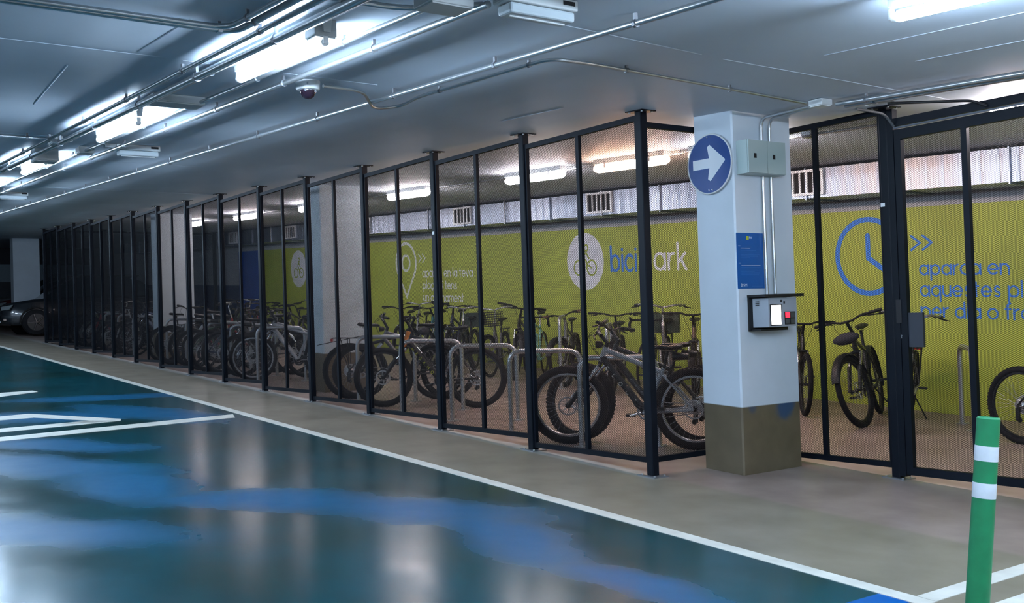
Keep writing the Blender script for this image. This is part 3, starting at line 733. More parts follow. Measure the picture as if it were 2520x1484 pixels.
# bollard
t = thing('green_bollard', 'leaning green flexible bollard with two white reflective bands', 'bollard', (3.752, -1.928, fz(3.752)))
t.rotation_euler = (0, 0, 0)
ax = Vector((3.81, -1.846, .818)) - Vector((3.752, -1.928, fz(3.752)))
t.rotation_mode = 'QUATERNION'; t.rotation_quaternion = Vector((0, 0, 1)).rotation_difference(ax.normalized())
M_grn = mat('green_bollard_plastic', (.008, .20, .075), .5, var=(14, .12)); LB = ax.length
b = MB(); b.lathe((0, 0, 0), [(.085, .0), (.085, .012), (.055, .03), (.042, .04), (.0405, LB-.006), (.037, LB), (.034, LB), (.033, LB-.008), (.001, LB-.008)], 'z', 36); b.build('body', M_grn, t, 30)
for z0 in (LB-.160, LB-.295):
    b = MB(); b.lathe((0, 0, z0), [(.0412, 0), (.0414, .001), (.0414, .054), (.0412, .055)], 'z', 36); b.build('reflective_band', mat('reflective_white', (.72, .76, .82), .35, var=(25, .06)), t, 30)

# ------------------------------------------------------------------ bike stands
def hoop(p, q, h, label, group='steel bike hoops'):
    t = thing('bike_stand', label, 'bike stand', (p[0], p[1], fz(p[0])), group)
    d = Vector((q[0]-p[0], q[1]-p[1], -S*(q[0]-p[0])))
    P = rounded_path([(0, 0, 0), (0, 0, h), d+Vector((0, 0, h)), d], .13, 8)
    b = MB(); b.tube(P, .024, 14); b.build('hoop', M_steel, t, 60)
    for e in (Vector((0, 0, 0)), d):
        b = MB(); b.lathe((e.x, e.y, e.z), [(.075, -.002), (.075, .006), (.026, .008)], 'z', 20); f = b.build('foot_plate', M_steel, t, 30)
        for k in range(3):
            a = 2*PI*k/3+.5; link('bolt', BOLT, f, (e.x+.055*math.cos(a), e.y+.055*math.sin(a), e.z+.006))
for k in range(17):
    xr = -1.03-1.09*k
    if k in (5, 6, 12): continue
    hoop((xr-.37, .44), (xr, 1.04), .80, ('%s steel hoop of the row beside the fence counted from the near corner' % ORD[k]))
hoop((-5.75, 3.72), (-5.42, 3.36), .98, 'tall steel hoop by the green wall right of the mint road bike')
hoop((-4.85, 3.80), (-4.50, 3.42), .90, 'tall steel hoop by the green wall under the blue lettering')
hoop((-.20, 4.50), (.16, 4.12), .80, 'empty steel hoop by the green wall behind the gate')
hoop((-2.5, 4.3), (-2.14, 3.92), .80, 'steel hoop by the green wall behind the near column')

# ------------------------------------------------------------------ bicycles
def cached(key, fn):
    if key not in CACHE: CACHE[key] = fn()
    return CACHE[key]
def tyre(r, w):
    b = MB(); b.ring((0, 0, 0), r-w, w, 'y', 44, 10)
    if w > .02:     # tread knobs
        n = 60
        for i in range(n):
            a = 2*PI*i/n
            for s in (-1, 1):
                ca, sa = math.cos(a+.03*s), math.sin(a+.03*s); R0, R1 = r-.005, r+.003
                y0, y1 = (s*.004, s*w*.62); ta = Vector((-sa, 0, ca))*.009; ra = Vector((ca, 0, sa))
                vs = [ra*R0+Vector((0, y0, 0))-ta, ra*R0+Vector((0, y0, 0))+ta, ra*(R0-.004)+Vector((0, y1, 0))+ta, ra*(R0-.004)+Vector((0, y1, 0))-ta]
                vs += [v+ra*(R1-R0) for v in vs]
                b.add(vs, [(4, 5, 6, 7), (0, 4, 7, 3), (1, 2, 6, 5), (0, 1, 5, 4), (2, 3, 7, 6)])
    return b.mesh('tyre', M_rubber, 60)
def rim(r, w, m):
    b = MB(); R = r-2*w; b.lathe((0, 0, 0), [(R+.004, -.011), (R-.012, -.012), (R-.018, -.004), (R-.018, .004), (R-.012, .012), (R+.004, .011)], 'y', 44)
    b.f = b.f[:-2]; b.mi = b.mi[:-2]; return b.mesh('rim', m, 40)
def spokes(r, w):
    b = MB(); R = r-2*w-.014; n = 32
    for i in range(n):
        a = 2*PI*i/n; s = 1 if i % 2 else -1; t = a+(.42 if (i//2) % 2 else -.42)
        b.tube([(.024*math.cos(t), s*.028, .024*math.sin(t)), (R*math.cos(a), s*.003, R*math.sin(a))], .0011, 3, caps=False)
    return b.mesh('spokes', M_zincd, None)
def hub():
    b = MB(); b.lathe((0, 0, 0), [(.008, -.055), (.008, -.038), (.026, -.032), (.026, -.028), (.016, -.022), (.016, .022), (.026, .028), (.026, .032), (.008, .038), (.008, .055)], 'y', 16); return b.mesh('hub', M_black, 30)
def disc():
    b = MB(); b.ring((0, .04, 0), .080, .0075, 'y', 36, 4, flat=.15)
    for k in range(6):
        a = PI/3*k; b.tube([(.02*math.cos(a), .04, .02*math.sin(a)), (.078*math.cos(a+.4), .04, .078*math.sin(a+.4))], .004, 4)
    return b.mesh('brake_disc', M_alu, None)
def cassette():
    b = MB(); b.lathe((0, 0, 0), [(.02, -.044), (.034, -.042), (.040, -.036), (.048, -.030), (.056, -.024), (.056, -.020), (.02, -.018)], 'y', 24); return b.mesh('cassette', M_alu, 20)
GEO = {   # rear axle at x=0; wheel radius r; heights in metres
 'mtb': dict(r=.352, w=.027, bb=(.44, .31), st=(.27, .74), hb=(.83, .745), ht=(.785, .865), fa=1.12, sad=(.235, .93), bar=(.84, 1.03), bw=.36, rise=.01, tr=.021),
 'fat': dict(r=.365, w=.036, bb=(.44, .32), st=(.27, .72), hb=(.84, .77), ht=(.79, .90), fa=1.15, sad=(.235, .90), bar=(.86, 1.05), bw=.38, rise=.01, tr=.024),
 'city': dict(r=.345, w=.018, bb=(.46, .29), st=(.29, .70), hb=(.83, .68), ht=(.785, .88), fa=1.10, sad=(.25, .92), bar=(.74, 1.10), bw=.30, rise=.04, tr=.018),
 'road': dict(r=.338, w=.013, bb=(.42, .27), st=(.27, .78), hb=(.78, .70), ht=(.755, .84), fa=1.00, sad=(.22, .97), bar=(.86, .93), bw=.21, rise=0., tr=.015),
 'bmx': dict(r=.255, w=.025, bb=(.37, .29), st=(.25, .52), hb=(.69, .53), ht=(.655, .63), fa=.95, sad=(.20, .66), bar=(.70, .92), bw=.35, rise=.20, tr=.018),
}
def frame_mesh(st):
    G = GEO[st]; b = MB(); r = G['r']; t = G['tr']; P = lambda q, y=0: (q[0], y, q[1])
    bb, s, hb, ht = G['bb'], G['st'], G['hb'], G['ht']; ra = (0, r)
    b.tube([P(bb), P(s)], t*.85, 10); b.tube([P(hb), P(ht)], t*1.1, 10)
    d = Vector((hb[0]-ht[0], hb[1]-ht[1])); dn = (ht[0]+d[0]*.75, ht[1]+d[1]*.75); up = (ht[0]+d[0]*.2, ht[1]+d[1]*.2)
    b.tube([P(dn), P(bb)], t*(1.35 if st in ('mtb', 'fat') else 1.1), 10, mi=1)
    if st == 'city': b.tube([P(up), P((.62, .52)), P((bb[0]-.07, bb[1]+.13))], t, 10)
    else: b.tube([P(up), P((s[0]+.01, s[1]-.04))], t, 10)
    for y in (-1, 1):
        b.tube([P(bb, y*.03), (.22, y*.052, (bb[1]+r)/2-.0), (0, y*.062, r)], t*.55, 8)
        b.tube([P((s[0]+.005, s[1]-.06), y*.018), (.13, y*.05, r+(s[1]-r)*.42), (0, y*.062, r)], t*.45, 8)
    b.lathe((bb[0], 0, bb[1]), [(.022, -.036), (.022, .036)], 'y', 14)
    return b
def fork_mesh(st):
    G = GEO[st]; b = MB(); r = G['r']; hb = G['hb']; fa = G['fa']; w = .055 if st in ('mtb', 'fat', 'bmx') else .045
    cr = (hb[0]+.012, hb[1]-.03)
    b.tube([(hb[0], 0, hb[1]), (cr[0], 0, cr[1])], .02, 10); b.tube([(cr[0], -w, cr[1]-.012), (cr[0], 0, cr[1]), (cr[0], w, cr[1]-.012)], .018, 8)
    for y in (-w, w):
        if st in ('mtb', 'fat'):
            m = (cr[0]+(fa-cr[0])*.42, cr[1]+(r-cr[1])*.42)
            b.tube([(cr[0], y, cr[1]-.01), (m[0], y, m[1])], .0155, 8, mi=1); b.tube([(m[0]-.004, y, m[1]+.02), (fa-.01, y, r)], [.021, .018], 10)
        else:
            b.tube([(cr[0], y, cr[1]-.01), (cr[0]+(fa-cr[0])*.45, y, r+(cr[1]-r)*.42), (fa, y, r)], [.014, .012, .009], 8)
    return b
def bar_meshes(st):
    G = GEO[st]; X, Z = G['bar']; w = G['bw']; ht = G['ht']; b = MB(); g = []; lvs = []
    b.tube([(ht[0], 0, ht[1]), (ht[0]-.015, 0, ht[1]+.045)], .02, 10)
    if st == 'city':
        b.tube([(ht[0]-.01, 0, ht[1]+.04), (ht[0]-.055, 0, Z-.02), (X, 0, Z)], .013, 10)
        path = [(X, 0, Z), (X+.03, .08, Z+.02), (X+.01, .2, Z+.04), (X-.10, w-.02, Z+.03), (X-.20, w, Z+.02)]; gr = [path[3], path[4]]
    elif st == 'road':
        b.tube([(ht[0]-.01, 0, ht[1]+.035), (X, 0, Z)], .014, 10)
        path = [(X, 0, Z), (X, .17, Z), (X+.01, .20, Z), (X+.08, .21, Z-.005), (X+.11, .215, Z-.05), (X+.085, .22, Z-.11), (X+.03, .225, Z-.135), (X-.04, .225, Z-.14)]; gr = path[2:]
    elif st == 'bmx':
        b.tube([(ht[0]-.01, 0, ht[1]+.035), (X, 0, ht[1]+.05)], .02, 10); z0 = ht[1]+.05
        path = [(X, 0, z0), (X, .05, z0), (X-.005, .16, Z), (X-.02, .24, Z+.01), (X-.05, w, Z+.02)]; gr = [(X-.022, .25, Z+.012), path[4]]
        b.tube([(X-.003, -.13, z0+(Z-z0)*.75), (X-.003, .13, z0+(Z-z0)*.75)], .009, 8)
    else:
        b.tube([(ht[0]-.01, 0, ht[1]+.035), (X, 0, Z-.01)], .017, 10)
        path = [(X, 0, Z-.01), (X, .06, Z-.01), (X-.005, .14, Z+.015), (X-.03, w-.12, Z+.02), (X-.055, w, Z+.02)]; gr = [path[3], path[4]]
    for s in (1, -1):
        b.tube([(x, y*s, z) for x, y, z in path], .0115, 8)
        q = MB(); q.tube([(x, y*s, z) for x, y, z in gr], .0165 if st != 'road' else .0155, 10); g.append(q)
        e = gr[0]; lv = MB(); lvs.append(lv)
        if st != 'road':
            lv.tube([(e[0]+.012, e[1]*s-.02*s, e[2]-.008), (e[0]+.05, e[1]*s+.0, e[2]-.02), (e[0]+.03, e[1]*s+.09*s, e[2]-.035)], .0055, 6)
            lv.box((e[0]-.01, (e[1]-.05)*s-.015, e[2]-.02), (e[0]+.03, (e[1]-.05)*s+.015, e[2]+.012))
        else:
            lv.tube([(e[0]+.08, e[1]*s, e[2]+.005), (e[0]+.125, (e[1]+.005)*s, e[2]+.035)], .014, 8)
            lv.tube([(e[0]+.115, e[1]*s, e[2]), (e[0]+.13, e[1]*s, e[2]-.06), (e[0]+.10, e[1]*s, e[2]-.12)], .006, 6)
    return b, g, lvs
def saddle_mesh(st):
    X, Z = GEO[st]['sad']; k = 1.25 if st == 'city' else 1.
    secs = []
    for (dx, w, z, t) in [(.15, .012, -.008, .012), (.13, .020, .0, .018), (.06, .028, .002, .020), (-.01, .048*k, .0, .022), (-.07, .068*k, .008, .026), (-.11, .070*k, .014, .026), (-.13, .045*k, .012, .016)]:
        secs.append([(X+dx, w*math.cos(a), Z+z+(t if math.sin(a) > 0 else t*.9)*math.sin(a)*(1 if math.sin(a) > 0 else 1)) for a in [2*PI*j/12 for j in range(12)]])
    b = MB(); b.loft(secs); return b.mesh('saddle', M_black, 50)
def crank_mesh(st):
    G = GEO[st]; b = MB(); bx, bz = G['bb']; a = -.35
    R = .085 if st != 'mtb' else .075
    b.ring((bx, -.05, bz), R-.008, .009, 'y', 32, 4, flat=.2)
    for k in range(5):
        t = 2*PI*k/5; b.tube([(bx, -.05, bz), (bx+(R-.01)*math.cos(t), -.05, bz+(R-.01)*math.sin(t))], .006, 5)
    for s, t in ((-1, a), (1, a+PI)):
        b.tube([(bx, s*.062, bz), (bx+.17*math.cos(t), s*.078, bz+.17*math.sin(t))], [.014, .010], 8)
    return b
def pedal_mesh(st, s):
    G = GEO[st]; bx, bz = G['bb']; t = -.35 if s < 0 else -.35+PI; x, z = bx+.17*math.cos(t), bz+.17*math.sin(t)
    b = MB(); b.box((x-.045, s*.095 if s > 0 else -.175, z-.010), (x+.045, .175 if s > 0 else -.095, z+.010)); b.tube([(x, s*.078, z), (x, s*.1, z)], .007, 6); return b
def chain_mesh(st):
    G = GEO[st]; bx, bz = G['bb']; r = G['r']; R1, R2 = .082, .042; P = []
    for k in range(9):
        a = -PI/2+PI*k/8; P.append((bx+R1*math.cos(a), -.05, bz+R1*math.sin(a)))
    for k in range(9):
        a = PI/2+PI*k/8; P.append((R2*math.cos(a), -.035, r+R2*math.sin(a)))
    b = MB(); b.tube(P, .0045, 4, closed=True)
    return b
def carrier_mesh(st):
    G = GEO[st]; r = G['r']; z = 2*r+.06; b = MB()
    for y in (-.055, .055):
        b.tube([(.20, y*.6, z), (.14, y, z+.005), (-.22, y, z+.005)], .006, 6)
        b.tube([(-.02, y, z), (0, y*1.15, r+.02)], .006, 6); b.tube([(-.14, y, z), (0, y*1.15, r+.02)], .006, 6)
    for x in (-.22, -.12, -.02, .08): b.tube([(x, -.055, z+.005), (x, .055, z+.005)], .005, 6)
    b.box((-.2, -.02, z+.004), (.16, .02, z+.010))
    return b
def guard_mesh(r, w, a0, a1, cx):
    b = MB(); n = 16; secs = []
    for i in range(n+1):
        a = math.radians(a0+(a1-a0)*i/n); R = r+.018
        q = []
        for (dy, dr) in ((-1.3, -.012), (-1., .004), (0, .010), (1., .004), (1.3, -.012), (1.1, -.014), (0, .007), (-1.1, -.014)):
            q.append((cx+(R+dr)*math.cos(a), dy*w, r+(R+dr)*math.sin(a)))
        secs.append(q)
    b.loft(secs); return b
def paint(name, c, rough=.35): return mat('bike_'+name, c, rough, coat=.3)
PAINTS = dict(black=(.006, .0065, .008), grey=(.10, .10, .11), silver=(.27, .28, .30), blue=(.02, .09, .22), navy=(.02, .035, .08), red=(.25, .015, .02), green=(.03, .08, .04), mint=(.22, .50, .46), white=(.34, .35, .37), teal=(.02, .16, .20), maroon=(.12, .02, .03), brown=(.09, .05, .03), olive=(.10, .11, .05))
BIKES = []
def bike(front, rear, st, col, label, steer=0., lean=0., extras=(), group=None, accent=None, lettering=None, grip='black', rimc=None, size=1.):
    G = GEO[st]; f3 = Vector((front[0], front[1], fz(front[0]))); r3 = Vector((rear[0], rear[1], fz(rear[0])))
    xax = (f3-r3).normalized(); n = Vector((S, 0, 1)).normalized()
    yax = n.cross(xax).normalized(); zax = xax.cross(yax)
    M = Matrix((xax, yax, zax)).transposed().to_4x4() @ Matrix.Rotation(math.radians(lean), 4, 'X')
    M = M @ Matrix.Scale(size, 4); mid = (f3+r3)/2; M.translation = mid - (M.to_3x3() @ Vector((G['fa']/2, 0, 0)))
    t = link('bicycle', None); t.empty_display_size = .2; t.matrix_world = M; tag(t, label, 'bicycle', group)
    pc = paint(col, PAINTS[col]); r, w = G['r'], G['w']; mg = M_black if grip == 'black' else mat('grip_'+grip, {'orange': (.55, .18, .03), 'brown': (.14, .07, .04)}[grip], .6)
    HB, HT = Vector((G['hb'][0], 0, G['hb'][1])), Vector((G['ht'][0], 0, G['ht'][1]))
    MS = Matrix.Translation(HB) @ Matrix.Rotation(math.radians(steer), 4, (HT-HB).normalized()) @ Matrix.Translation(-HB)
    def put(name, me, parent=t, basis=None):
        o = link(name, me, parent)
        if basis is not None: o.matrix_basis = basis
        return o
    fm = cached(('frame', st, col, bool(lettering)), lambda: frame_mesh(st).mesh('frame', [pc, M_black if lettering else pc], 50)); fr = put('frame', fm)
    for nm, x, bs in (('front_wheel', G['fa'], MS @ Matrix.Translation((G['fa'], 0, r))), ('rear_wheel', 0, Matrix.Translation((0, 0, r)))):
        wh = put(nm, cached(('tyre', st), lambda: tyre(r, w)), t, bs)
        put('rim', cached(('rim', st, rimc), lambda: rim(r, w, M_alu if rimc else M_black)), wh)
        put('spokes', cached(('spokes', st), lambda: spokes(r, w)), wh); put('hub', cached('hub', hub), wh)
        if st in ('mtb', 'fat'): put('brake_disc', cached('disc', disc), wh)
        if nm == 'rear_wheel': put('cassette', cached('cassette', cassette), wh)
    fmat = paint(accent, PAINTS[accent]) if accent else pc
    put('fork', cached(('fork', st, accent or col), lambda: fork_mesh(st).mesh('fork', [fmat if st not in ('mtb', 'fat') else M_black, M_chrome], 50)), t, MS)
    hbm = cached(('bar', st, grip), lambda: (lambda q: (q[0].mesh('handlebar', M_black if st != 'city' else M_alu, 50), [x.mesh('grip', mg, 50) for x in q[1]], [x.mesh('brake_lever', M_black, 50) for x in q[2]]))(bar_meshes(st)))
    hb_ = put('handlebar', hbm[0], t, MS)
    for x in hbm[1]: put('grip', x, hb_)
    for x in hbm[2]: put('brake_lever', x, hb_)
    def seatpost():
        b = MB(); s = G['st']; sd = G['sad']; b.tube([(s[0], 0, s[1]-.02), (sd[0]-.0, 0, sd[1]-.03)], .0145, 10); b.box((sd[0]-.07, -.02, sd[1]-.035), (sd[0]+.05, .02, sd[1]-.027)); return b.mesh('seatpost', M_black if st != 'road' else M_alu, 40)
    sp = put('saddle', cached(('saddle', st), lambda: saddle_mesh(st))); put('seatpost', cached(('sp', st), seatpost), sp)
    cr = put('crankset', cached(('crank', st), lambda: crank_mesh(st).mesh('crankset', M_alu if st != 'mtb' else M_black, 40)))
    for s in (-1, 1): put('pedal', cached(('pedal', st, s), lambda: pedal_mesh(st, s).mesh('pedal', M_black, None)), cr)
    put('chain', cached(('chain', st), lambda: chain_mesh(st).mesh('chain', M_zincd, None)))
    def derail():
        b = MB(); b.box((-.02, -.062, r-.13), (.02, -.045, r-.02)); b.lathe((.012, -.045, r-.125), [(.024, -.004), (.024, .004)], 'y', 12); b.tube([(0, -.05, r), (-.01, -.055, r-.06)], .012, 6); return b.mesh('derailleur', M_black, 40)
    if st in ('mtb', 'fat', 'road'): put('derailleur', cached(('der', st), derail))
    def cable():
        b = MB(); X, Z = G['bar']; h = G['ht']
        for y in (-.12, .10):
            b.tube(rounded_path([(X+.01, y, Z), (X+.10, y*.8, Z-.05), (h[0]+.10, y*.3, h[1]-.04), (h[0]+.03, y*.2, h[1]-.12)], .06, 4), .0028, 5)
        return b.mesh('brake_cable', M_black, 60)
    if st != 'bmx': put('brake_cable', cached(('cable', st), cable), t, MS)
    if 'carrier' in extras: put('luggage_carrier', cached(('car', st), lambda: carrier_mesh(st).mesh('luggage_carrier', M_black, 40)))
    if 'guards' in extras:
        put('rear_mudguard', cached(('gr', st), lambda: guard_mesh(r, w*1.2, 25, 195, 0).mesh('rear_mudguard', M_black, 50)))
        put('front_mudguard', cached(('gf', st), lambda: guard_mesh(r, w*1.2, 20, 160, G['fa']).mesh('front_mudguard', M_black, 50)), t, MS)
    if 'rearguard' in extras:
        def rg():
            b = MB(); b.add([(x, y*k, z) for (x, z, k) in ((.22, 2*r+.10, .5), (-.05, 2*r+.045, 1.), (-.42, 2*r-.03, .8)) for y in (-.035, .035)]+[(x, y*k, z+.008) for (x, z, k) in ((.22, 2*r+.10, .5), (-.05, 2*r+.045, 1.), (-.42, 2*r-.03, .8)) for y in (-.035, .035)],
                  [(0, 2, 3, 1), (2, 4, 5, 3), (6, 7, 9, 8), (8, 9, 11, 10), (0, 6, 8, 2), (2, 8, 10, 4), (1, 3, 9, 7), (3, 5, 11, 9), (4, 10, 11, 5), (0, 1, 7, 6)]); return b.mesh('rear_mudguard', M_black, None)
        put('rear_mudguard', cached(('rg', st), rg))
    if 'stand' in extras:
        def ks():
            b = MB(); b.tube([(.30, .03, .30), (.22, .19, .012)], .008, 8); b.box((.20, .175, .0), (.24, .21, .016)); return b.mesh('kickstand', M_black, 40)
        put('kickstand', cached(('ks', st), ks))
    if 'basket' in extras:
        def bk():
            b = MB(); X, Z = G['bar']; x0, x1, y, z0, z1 = X+.05, X+.30, .17, Z-.26, Z-.03
            for k in range(7):
                z = z0+(z1-z0)*k/6; e = .03*(1-k/6); b.tube([(x0, -y+e, z), (x1-e, -y+e, z), (x1-e, y-e, z), (x0, y-e, z)], .004, 5, closed=True)
            for k in range(9):
                yy = -y+2*y*k/8; b.tube([(x1, yy, z1), (x1-.03, yy*.85, z0), (x0, yy*.85, z0), (x0, yy, z1)], .003, 4)
            for k in range(1, 6):
                xx = x0+(x1-x0)*k/6; b.tube([(xx, -y, z1), (xx, -y*.85, z0), (xx, y*.85, z0), (xx, y, z1)], .003, 4)
            return b.mesh('basket', M_black, None)
        put('basket', cached(('bk', st), bk), t, MS)
    if 'crate' in extras:
        def ct():
            b = MB(); z = 2*r+.075; b.box((-.24, -.16, z), (.14, .16, z+.02))
            for (x0, y0, x1, y1) in ((-.24, -.16, -.225, .16), (.125, -.16, .14, .16), (-.24, -.16, .14, -.145), (-.24, .145, .14, .16)): b.box((x0, y0, z+.02), (x1, y1, z+.24))
            return b.mesh('rear_crate', mat('crate_green', (.03, .05, .035), .6), None)
        put('rear_crate', cached(('ct', st), ct))
    if 'bag' in extras:
        def bg():
            b = MB(); X, Z = G['bar']; secs = []
            for k in range(7):
                u = -1+2*k/6; q = .065*math.sqrt(max(.12, 1-u*u*.85)); secs.append([(X+.12+q*.9*math.cos(a), u*.13, Z-.17+q*.9*math.sin(a)) for a in [2*PI*j/12 for j in range(12)]])
            b.loft(secs); return b.mesh('handlebar_bag', mat('bag_cloth', (.02, .02, .028), .8), 60)
        put('handlebar_bag', cached(('bg', st), bg), t, MS)
    if 'saddlebag' in extras:
        def sb():
            b = MB(); X, Z = G['sad']; secs = []
            for k in range(5):
                u = k/4; secs.append([(X-.05-.14*u, (.045-.012*u)*math.cos(a), Z-.075+(.038-.01*u)*math.sin(a)) for a in [2*PI*j/10 for j in range(10)]])
            b.loft(secs); return b.mesh('saddle_bag', M_black, 60)
        put('saddle_bag', cached(('sb', st), sb))
    if 'light' in extras:
        def lt():
            b = MB(); b.lathe((G['ht'][0]+.055, 0, G['ht'][1]+.02), [(.012, -.03), (.032, -.01), (.036, .035), (.03, .04)], 'x', 16); return b.mesh('front_light', M_black, 40)
        put('front_light', cached(('lt', st), lt), t, MS)
    if 'taillight' in extras:
        def tl():
            b = MB(); b.box((-.24, -.04, 2*r+.02), (-.225, .04, 2*r+.055)); return b.mesh('tail_light', mat('red_lens', (.4, .01, .015), .3), None)
        put('tail_light', cached(('tl', st), tl))
    if 'tag' in extras:
        def og():
            b = MB(); h = G['ht']; b.tube([(h[0]+.028, 0, h[1]+.03), (h[0]+.09, 0, h[1]-.15)], .032, 10); return b.mesh('orange_sleeve', mat('orange_cloth', (.62, .20, .03), .6), 50)
        put('orange_sleeve', cached(('og', st), og))
    if 'bottle' in extras:
        def bo():
            b = MB(); p = Vector((.60, 0, .47)); d = Vector((.39, 0, .43)).normalized(); b.tube([p, p+d*.15, p+d*.17, p+d*.2], [.036, .036, .022, .016], 12); return b.mesh('bottle', mat('bottle_blue', (.03, .16, .35), .4), 40)
        put('bottle', cached(('bo', st), bo))
    if 'lock' in extras:
        def lo():
            b = MB(); b.tube(rounded_path([(.60, -.05, .55), (.60, .05, .55), (.50, .06, .36), (.44, -.02, .36)], .05, 5), .011, 8); return b.mesh('cable_lock', M_black, 60)
        put('cable_lock', cached(('lo', st), lo))
    if lettering:
        s, cname, col3 = lettering; b = MB()
        p0 = Vector((G['hb'][0]-.045, 0, G['hb'][1]-.035)); p1 = Vector((G['bb'][0]+.06, 0, G['bb'][1]+.07)); d = (p1-p0).normalized(); L = (p1-p0).length
        for side in (1, -1):
            off = G['tr']*1.36
            e, a, c = (p0, d, 1) if side > 0 else (p1, -d, -1)
            up = Vector((-a.z, 0, a.x)) if side < 0 else Vector((a.z, 0, -a.x))*-1
            up = Vector((0, 1, 0)).cross(a)*(-1) if side > 0 else Vector((0, 1, 0)).cross(a)*(1)
            if up.z < 0: up = -up
            xh = .021
            text_strokes(b, s, .02, -.016, xh, .0065, lambda u, v, q: tuple(e+a*u+up*v+Vector((0, side*(off+q-.004), 0))), 0, .005, u1=L-.03)
        b.build('lettering', mat(cname, col3, .5), fr, None)
    BIKES.append(t); return t
def head(front, ang, L): a = math.radians(ang); return (front[0]-L*math.cos(a), front[1]-L*math.sin(a))
# beside the near column
bike((-1.62, .46), (-.66, 1.13), 'fat', 'silver', 'silver and black mountain bike with lettered frame, nearest the corner post', steer=12, lean=-3, accent='silver', lettering=('CLOOT', 'frame_lettering_pale', (.55, .55, .5)), extras=('light', 'lock', 'saddlebag'), rimc=1)
bike((-1.72, .66), (-.78, 1.32), 'fat', 'black', 'black mountain bike parked right behind the silver one', steer=-14, lean=3, extras=('rearguard', 'saddlebag'), grip='black')
# racks three to five
bike((-5.10, .43), (-4.36, 1.27), 'mtb', 'black', 'black mountain bike with yellow lettering and orange sleeve on its head tube', steer=6, lean=2, lettering=('MEGAMO', 'frame_lettering_yellow', (.45, .50, .03)), extras=('tag',), accent=None)
bike((-5.42, 1.38), (-6.15, .50), 'mtb', 'black', 'dark bike with rear carrier and mudguard, its back wheel against the second column', steer=-10, lean=-2, extras=('carrier', 'rearguard', 'bag', 'taillight'))
bike((-6.05, .60), (-5.35, 1.50), 'mtb', 'grey', 'grey mountain bike tucked between the carrier bike and the lettered bike', steer=14, lean=2, extras=('light',))
# left of the second column, along the fence
rnd = random.Random(11)
def NTH(k): return ORD[k] if k < 18 else ('nineteenth', 'twentieth', 'twenty-first', 'twenty-second', 'twenty-third', 'twenty-fourth')[k-18]
cols = ['silver', 'black', 'grey', 'navy', 'black', 'green', 'red', 'black', 'white', 'grey', 'black', 'maroon', 'black', 'navy', 'grey', 'black', 'brown', 'black', 'red', 'grey', 'olive', 'black', 'navy', 'black']
bike((-9.15, .42), (-8.45, 1.28), 'mtb', 'silver', 'silver framed bike just left of the second column, beside the fence', steer=10, lean=2, extras=('saddlebag',), rimc=1)
k = 0
for i in range(11):
    xb = -9.3-1.02*i
    for side in (0, 1):
        if -15.4 < xb-.5*side < -13.75: k += 1; continue
        st = rnd.choice(['mtb', 'mtb', 'city', 'mtb', 'road', 'fat']); c = cols[k % len(cols)]
        fx, fy = xb-.12-.5*side+rnd.uniform(-.06, .06), .42+rnd.uniform(-.06, .1)
        ang = rnd.uniform(225, 240); L = GEO[st]['fa']
        f, r_ = (fx, fy), head((fx, fy), ang, L)
        if rnd.random() < .35: f, r_ = r_, f
        ex = {'city': ('guards', 'carrier', 'basket') if k % 2 else ('guards', 'carrier'), 'mtb': ('saddlebag',) if k % 2 else ('lock', 'light'), 'road': (), 'fat': ('rearguard',)}[st]
        bike(f, r_, st, c, '%s %s bike, %s on the fence side left of the silver framed bike' % (c, {'mtb': 'mountain', 'fat': 'wide tyred', 'city': 'city', 'road': 'road'}[st], NTH(k)),
             size=rnd.uniform(.95, 1.04), steer=rnd.uniform(-20, 20), lean=rnd.uniform(-4, 4), extras=ex, group=None)
        k += 1
# along the green wall
SZ = random.Random(3)
def wall_bike(barx, st, col, label, bary=3.75, ang=-47, **kw):
    a = math.radians(ang); G = GEO[st]; d = G['fa']-G['bar'][0]
    f = (barx+d*math.cos(a), bary+d*math.sin(a)); return bike(f, head(f, ang, G['fa']), st, col, label, size=SZ.choice((.93, .97, 1., 1.04)), **kw)
wall_bike(-10.55, 'mtb', 'grey', 'grey bike by the green wall with a pale seat post, right of the second column', steer=6, lean=2)
wall_bike(-10.0, 'city', 'white', 'white city bike by the green wall beside the grey one', steer=-8, lean=-2, extras=('guards', 'carrier'))
wall_bike(-9.45, 'mtb', 'teal', 'teal mountain bike under the white wall text', steer=-18, lean=2, extras=('lock',))
wall_bike(-8.95, 'mtb', 'navy', 'navy mountain bike under the end of the white wall text', steer=12, lean=-3)
wall_bike(-8.45, 'city', 'black', 'black city bike with a rear crate by the green wall', steer=8, lean=2, extras=('guards', 'carrier', 'crate'))
wall_bike(-7.55, 'city', 'grey', 'dark city bike with front basket and silver swept handlebar by the green wall', steer=-12, lean=2, extras=('guards', 'carrier', 'basket'))
wall_bike(-7.0, 'mtb', 'black', 'black bike with a curved mudguard left of the mint road bike', steer=20, lean=-2, extras=('guards',))
wall_bike(-6.75, 'road', 'mint', 'mint green road bike with dropped handlebar by the green wall', steer=8, lean=2, bary=3.9)
wall_bike(-5.75, 'mtb', 'black', 'black bike with brown grips by the tall hoop under the round badge', steer=-22, lean=3, extras=('lock', 'guards'), grip='brown')
wall_bike(-4.75, 'fat', 'black', 'black bike with very wide handlebar under the blue lettering', bary=3.75, steer=0, lean=0, extras=('light', 'lock'))
wall_bike(-4.15, 'road', 'silver', 'silver road bike with dropped handlebar under the blue lettering', steer=-14, lean=-2, bary=3.8)
wall_bike(-3.62, 'city', 'grey', 'grey bike with raised handlebar and rear crate under the white lettering', steer=14, lean=2, bary=3.6, extras=('carrier', 'crate', 'guards'))
wall_bike(-3.2, 'mtb', 'brown', 'brown bike mostly hidden behind the silver bikes and the near column', steer=0, lean=2, bary=3.7)
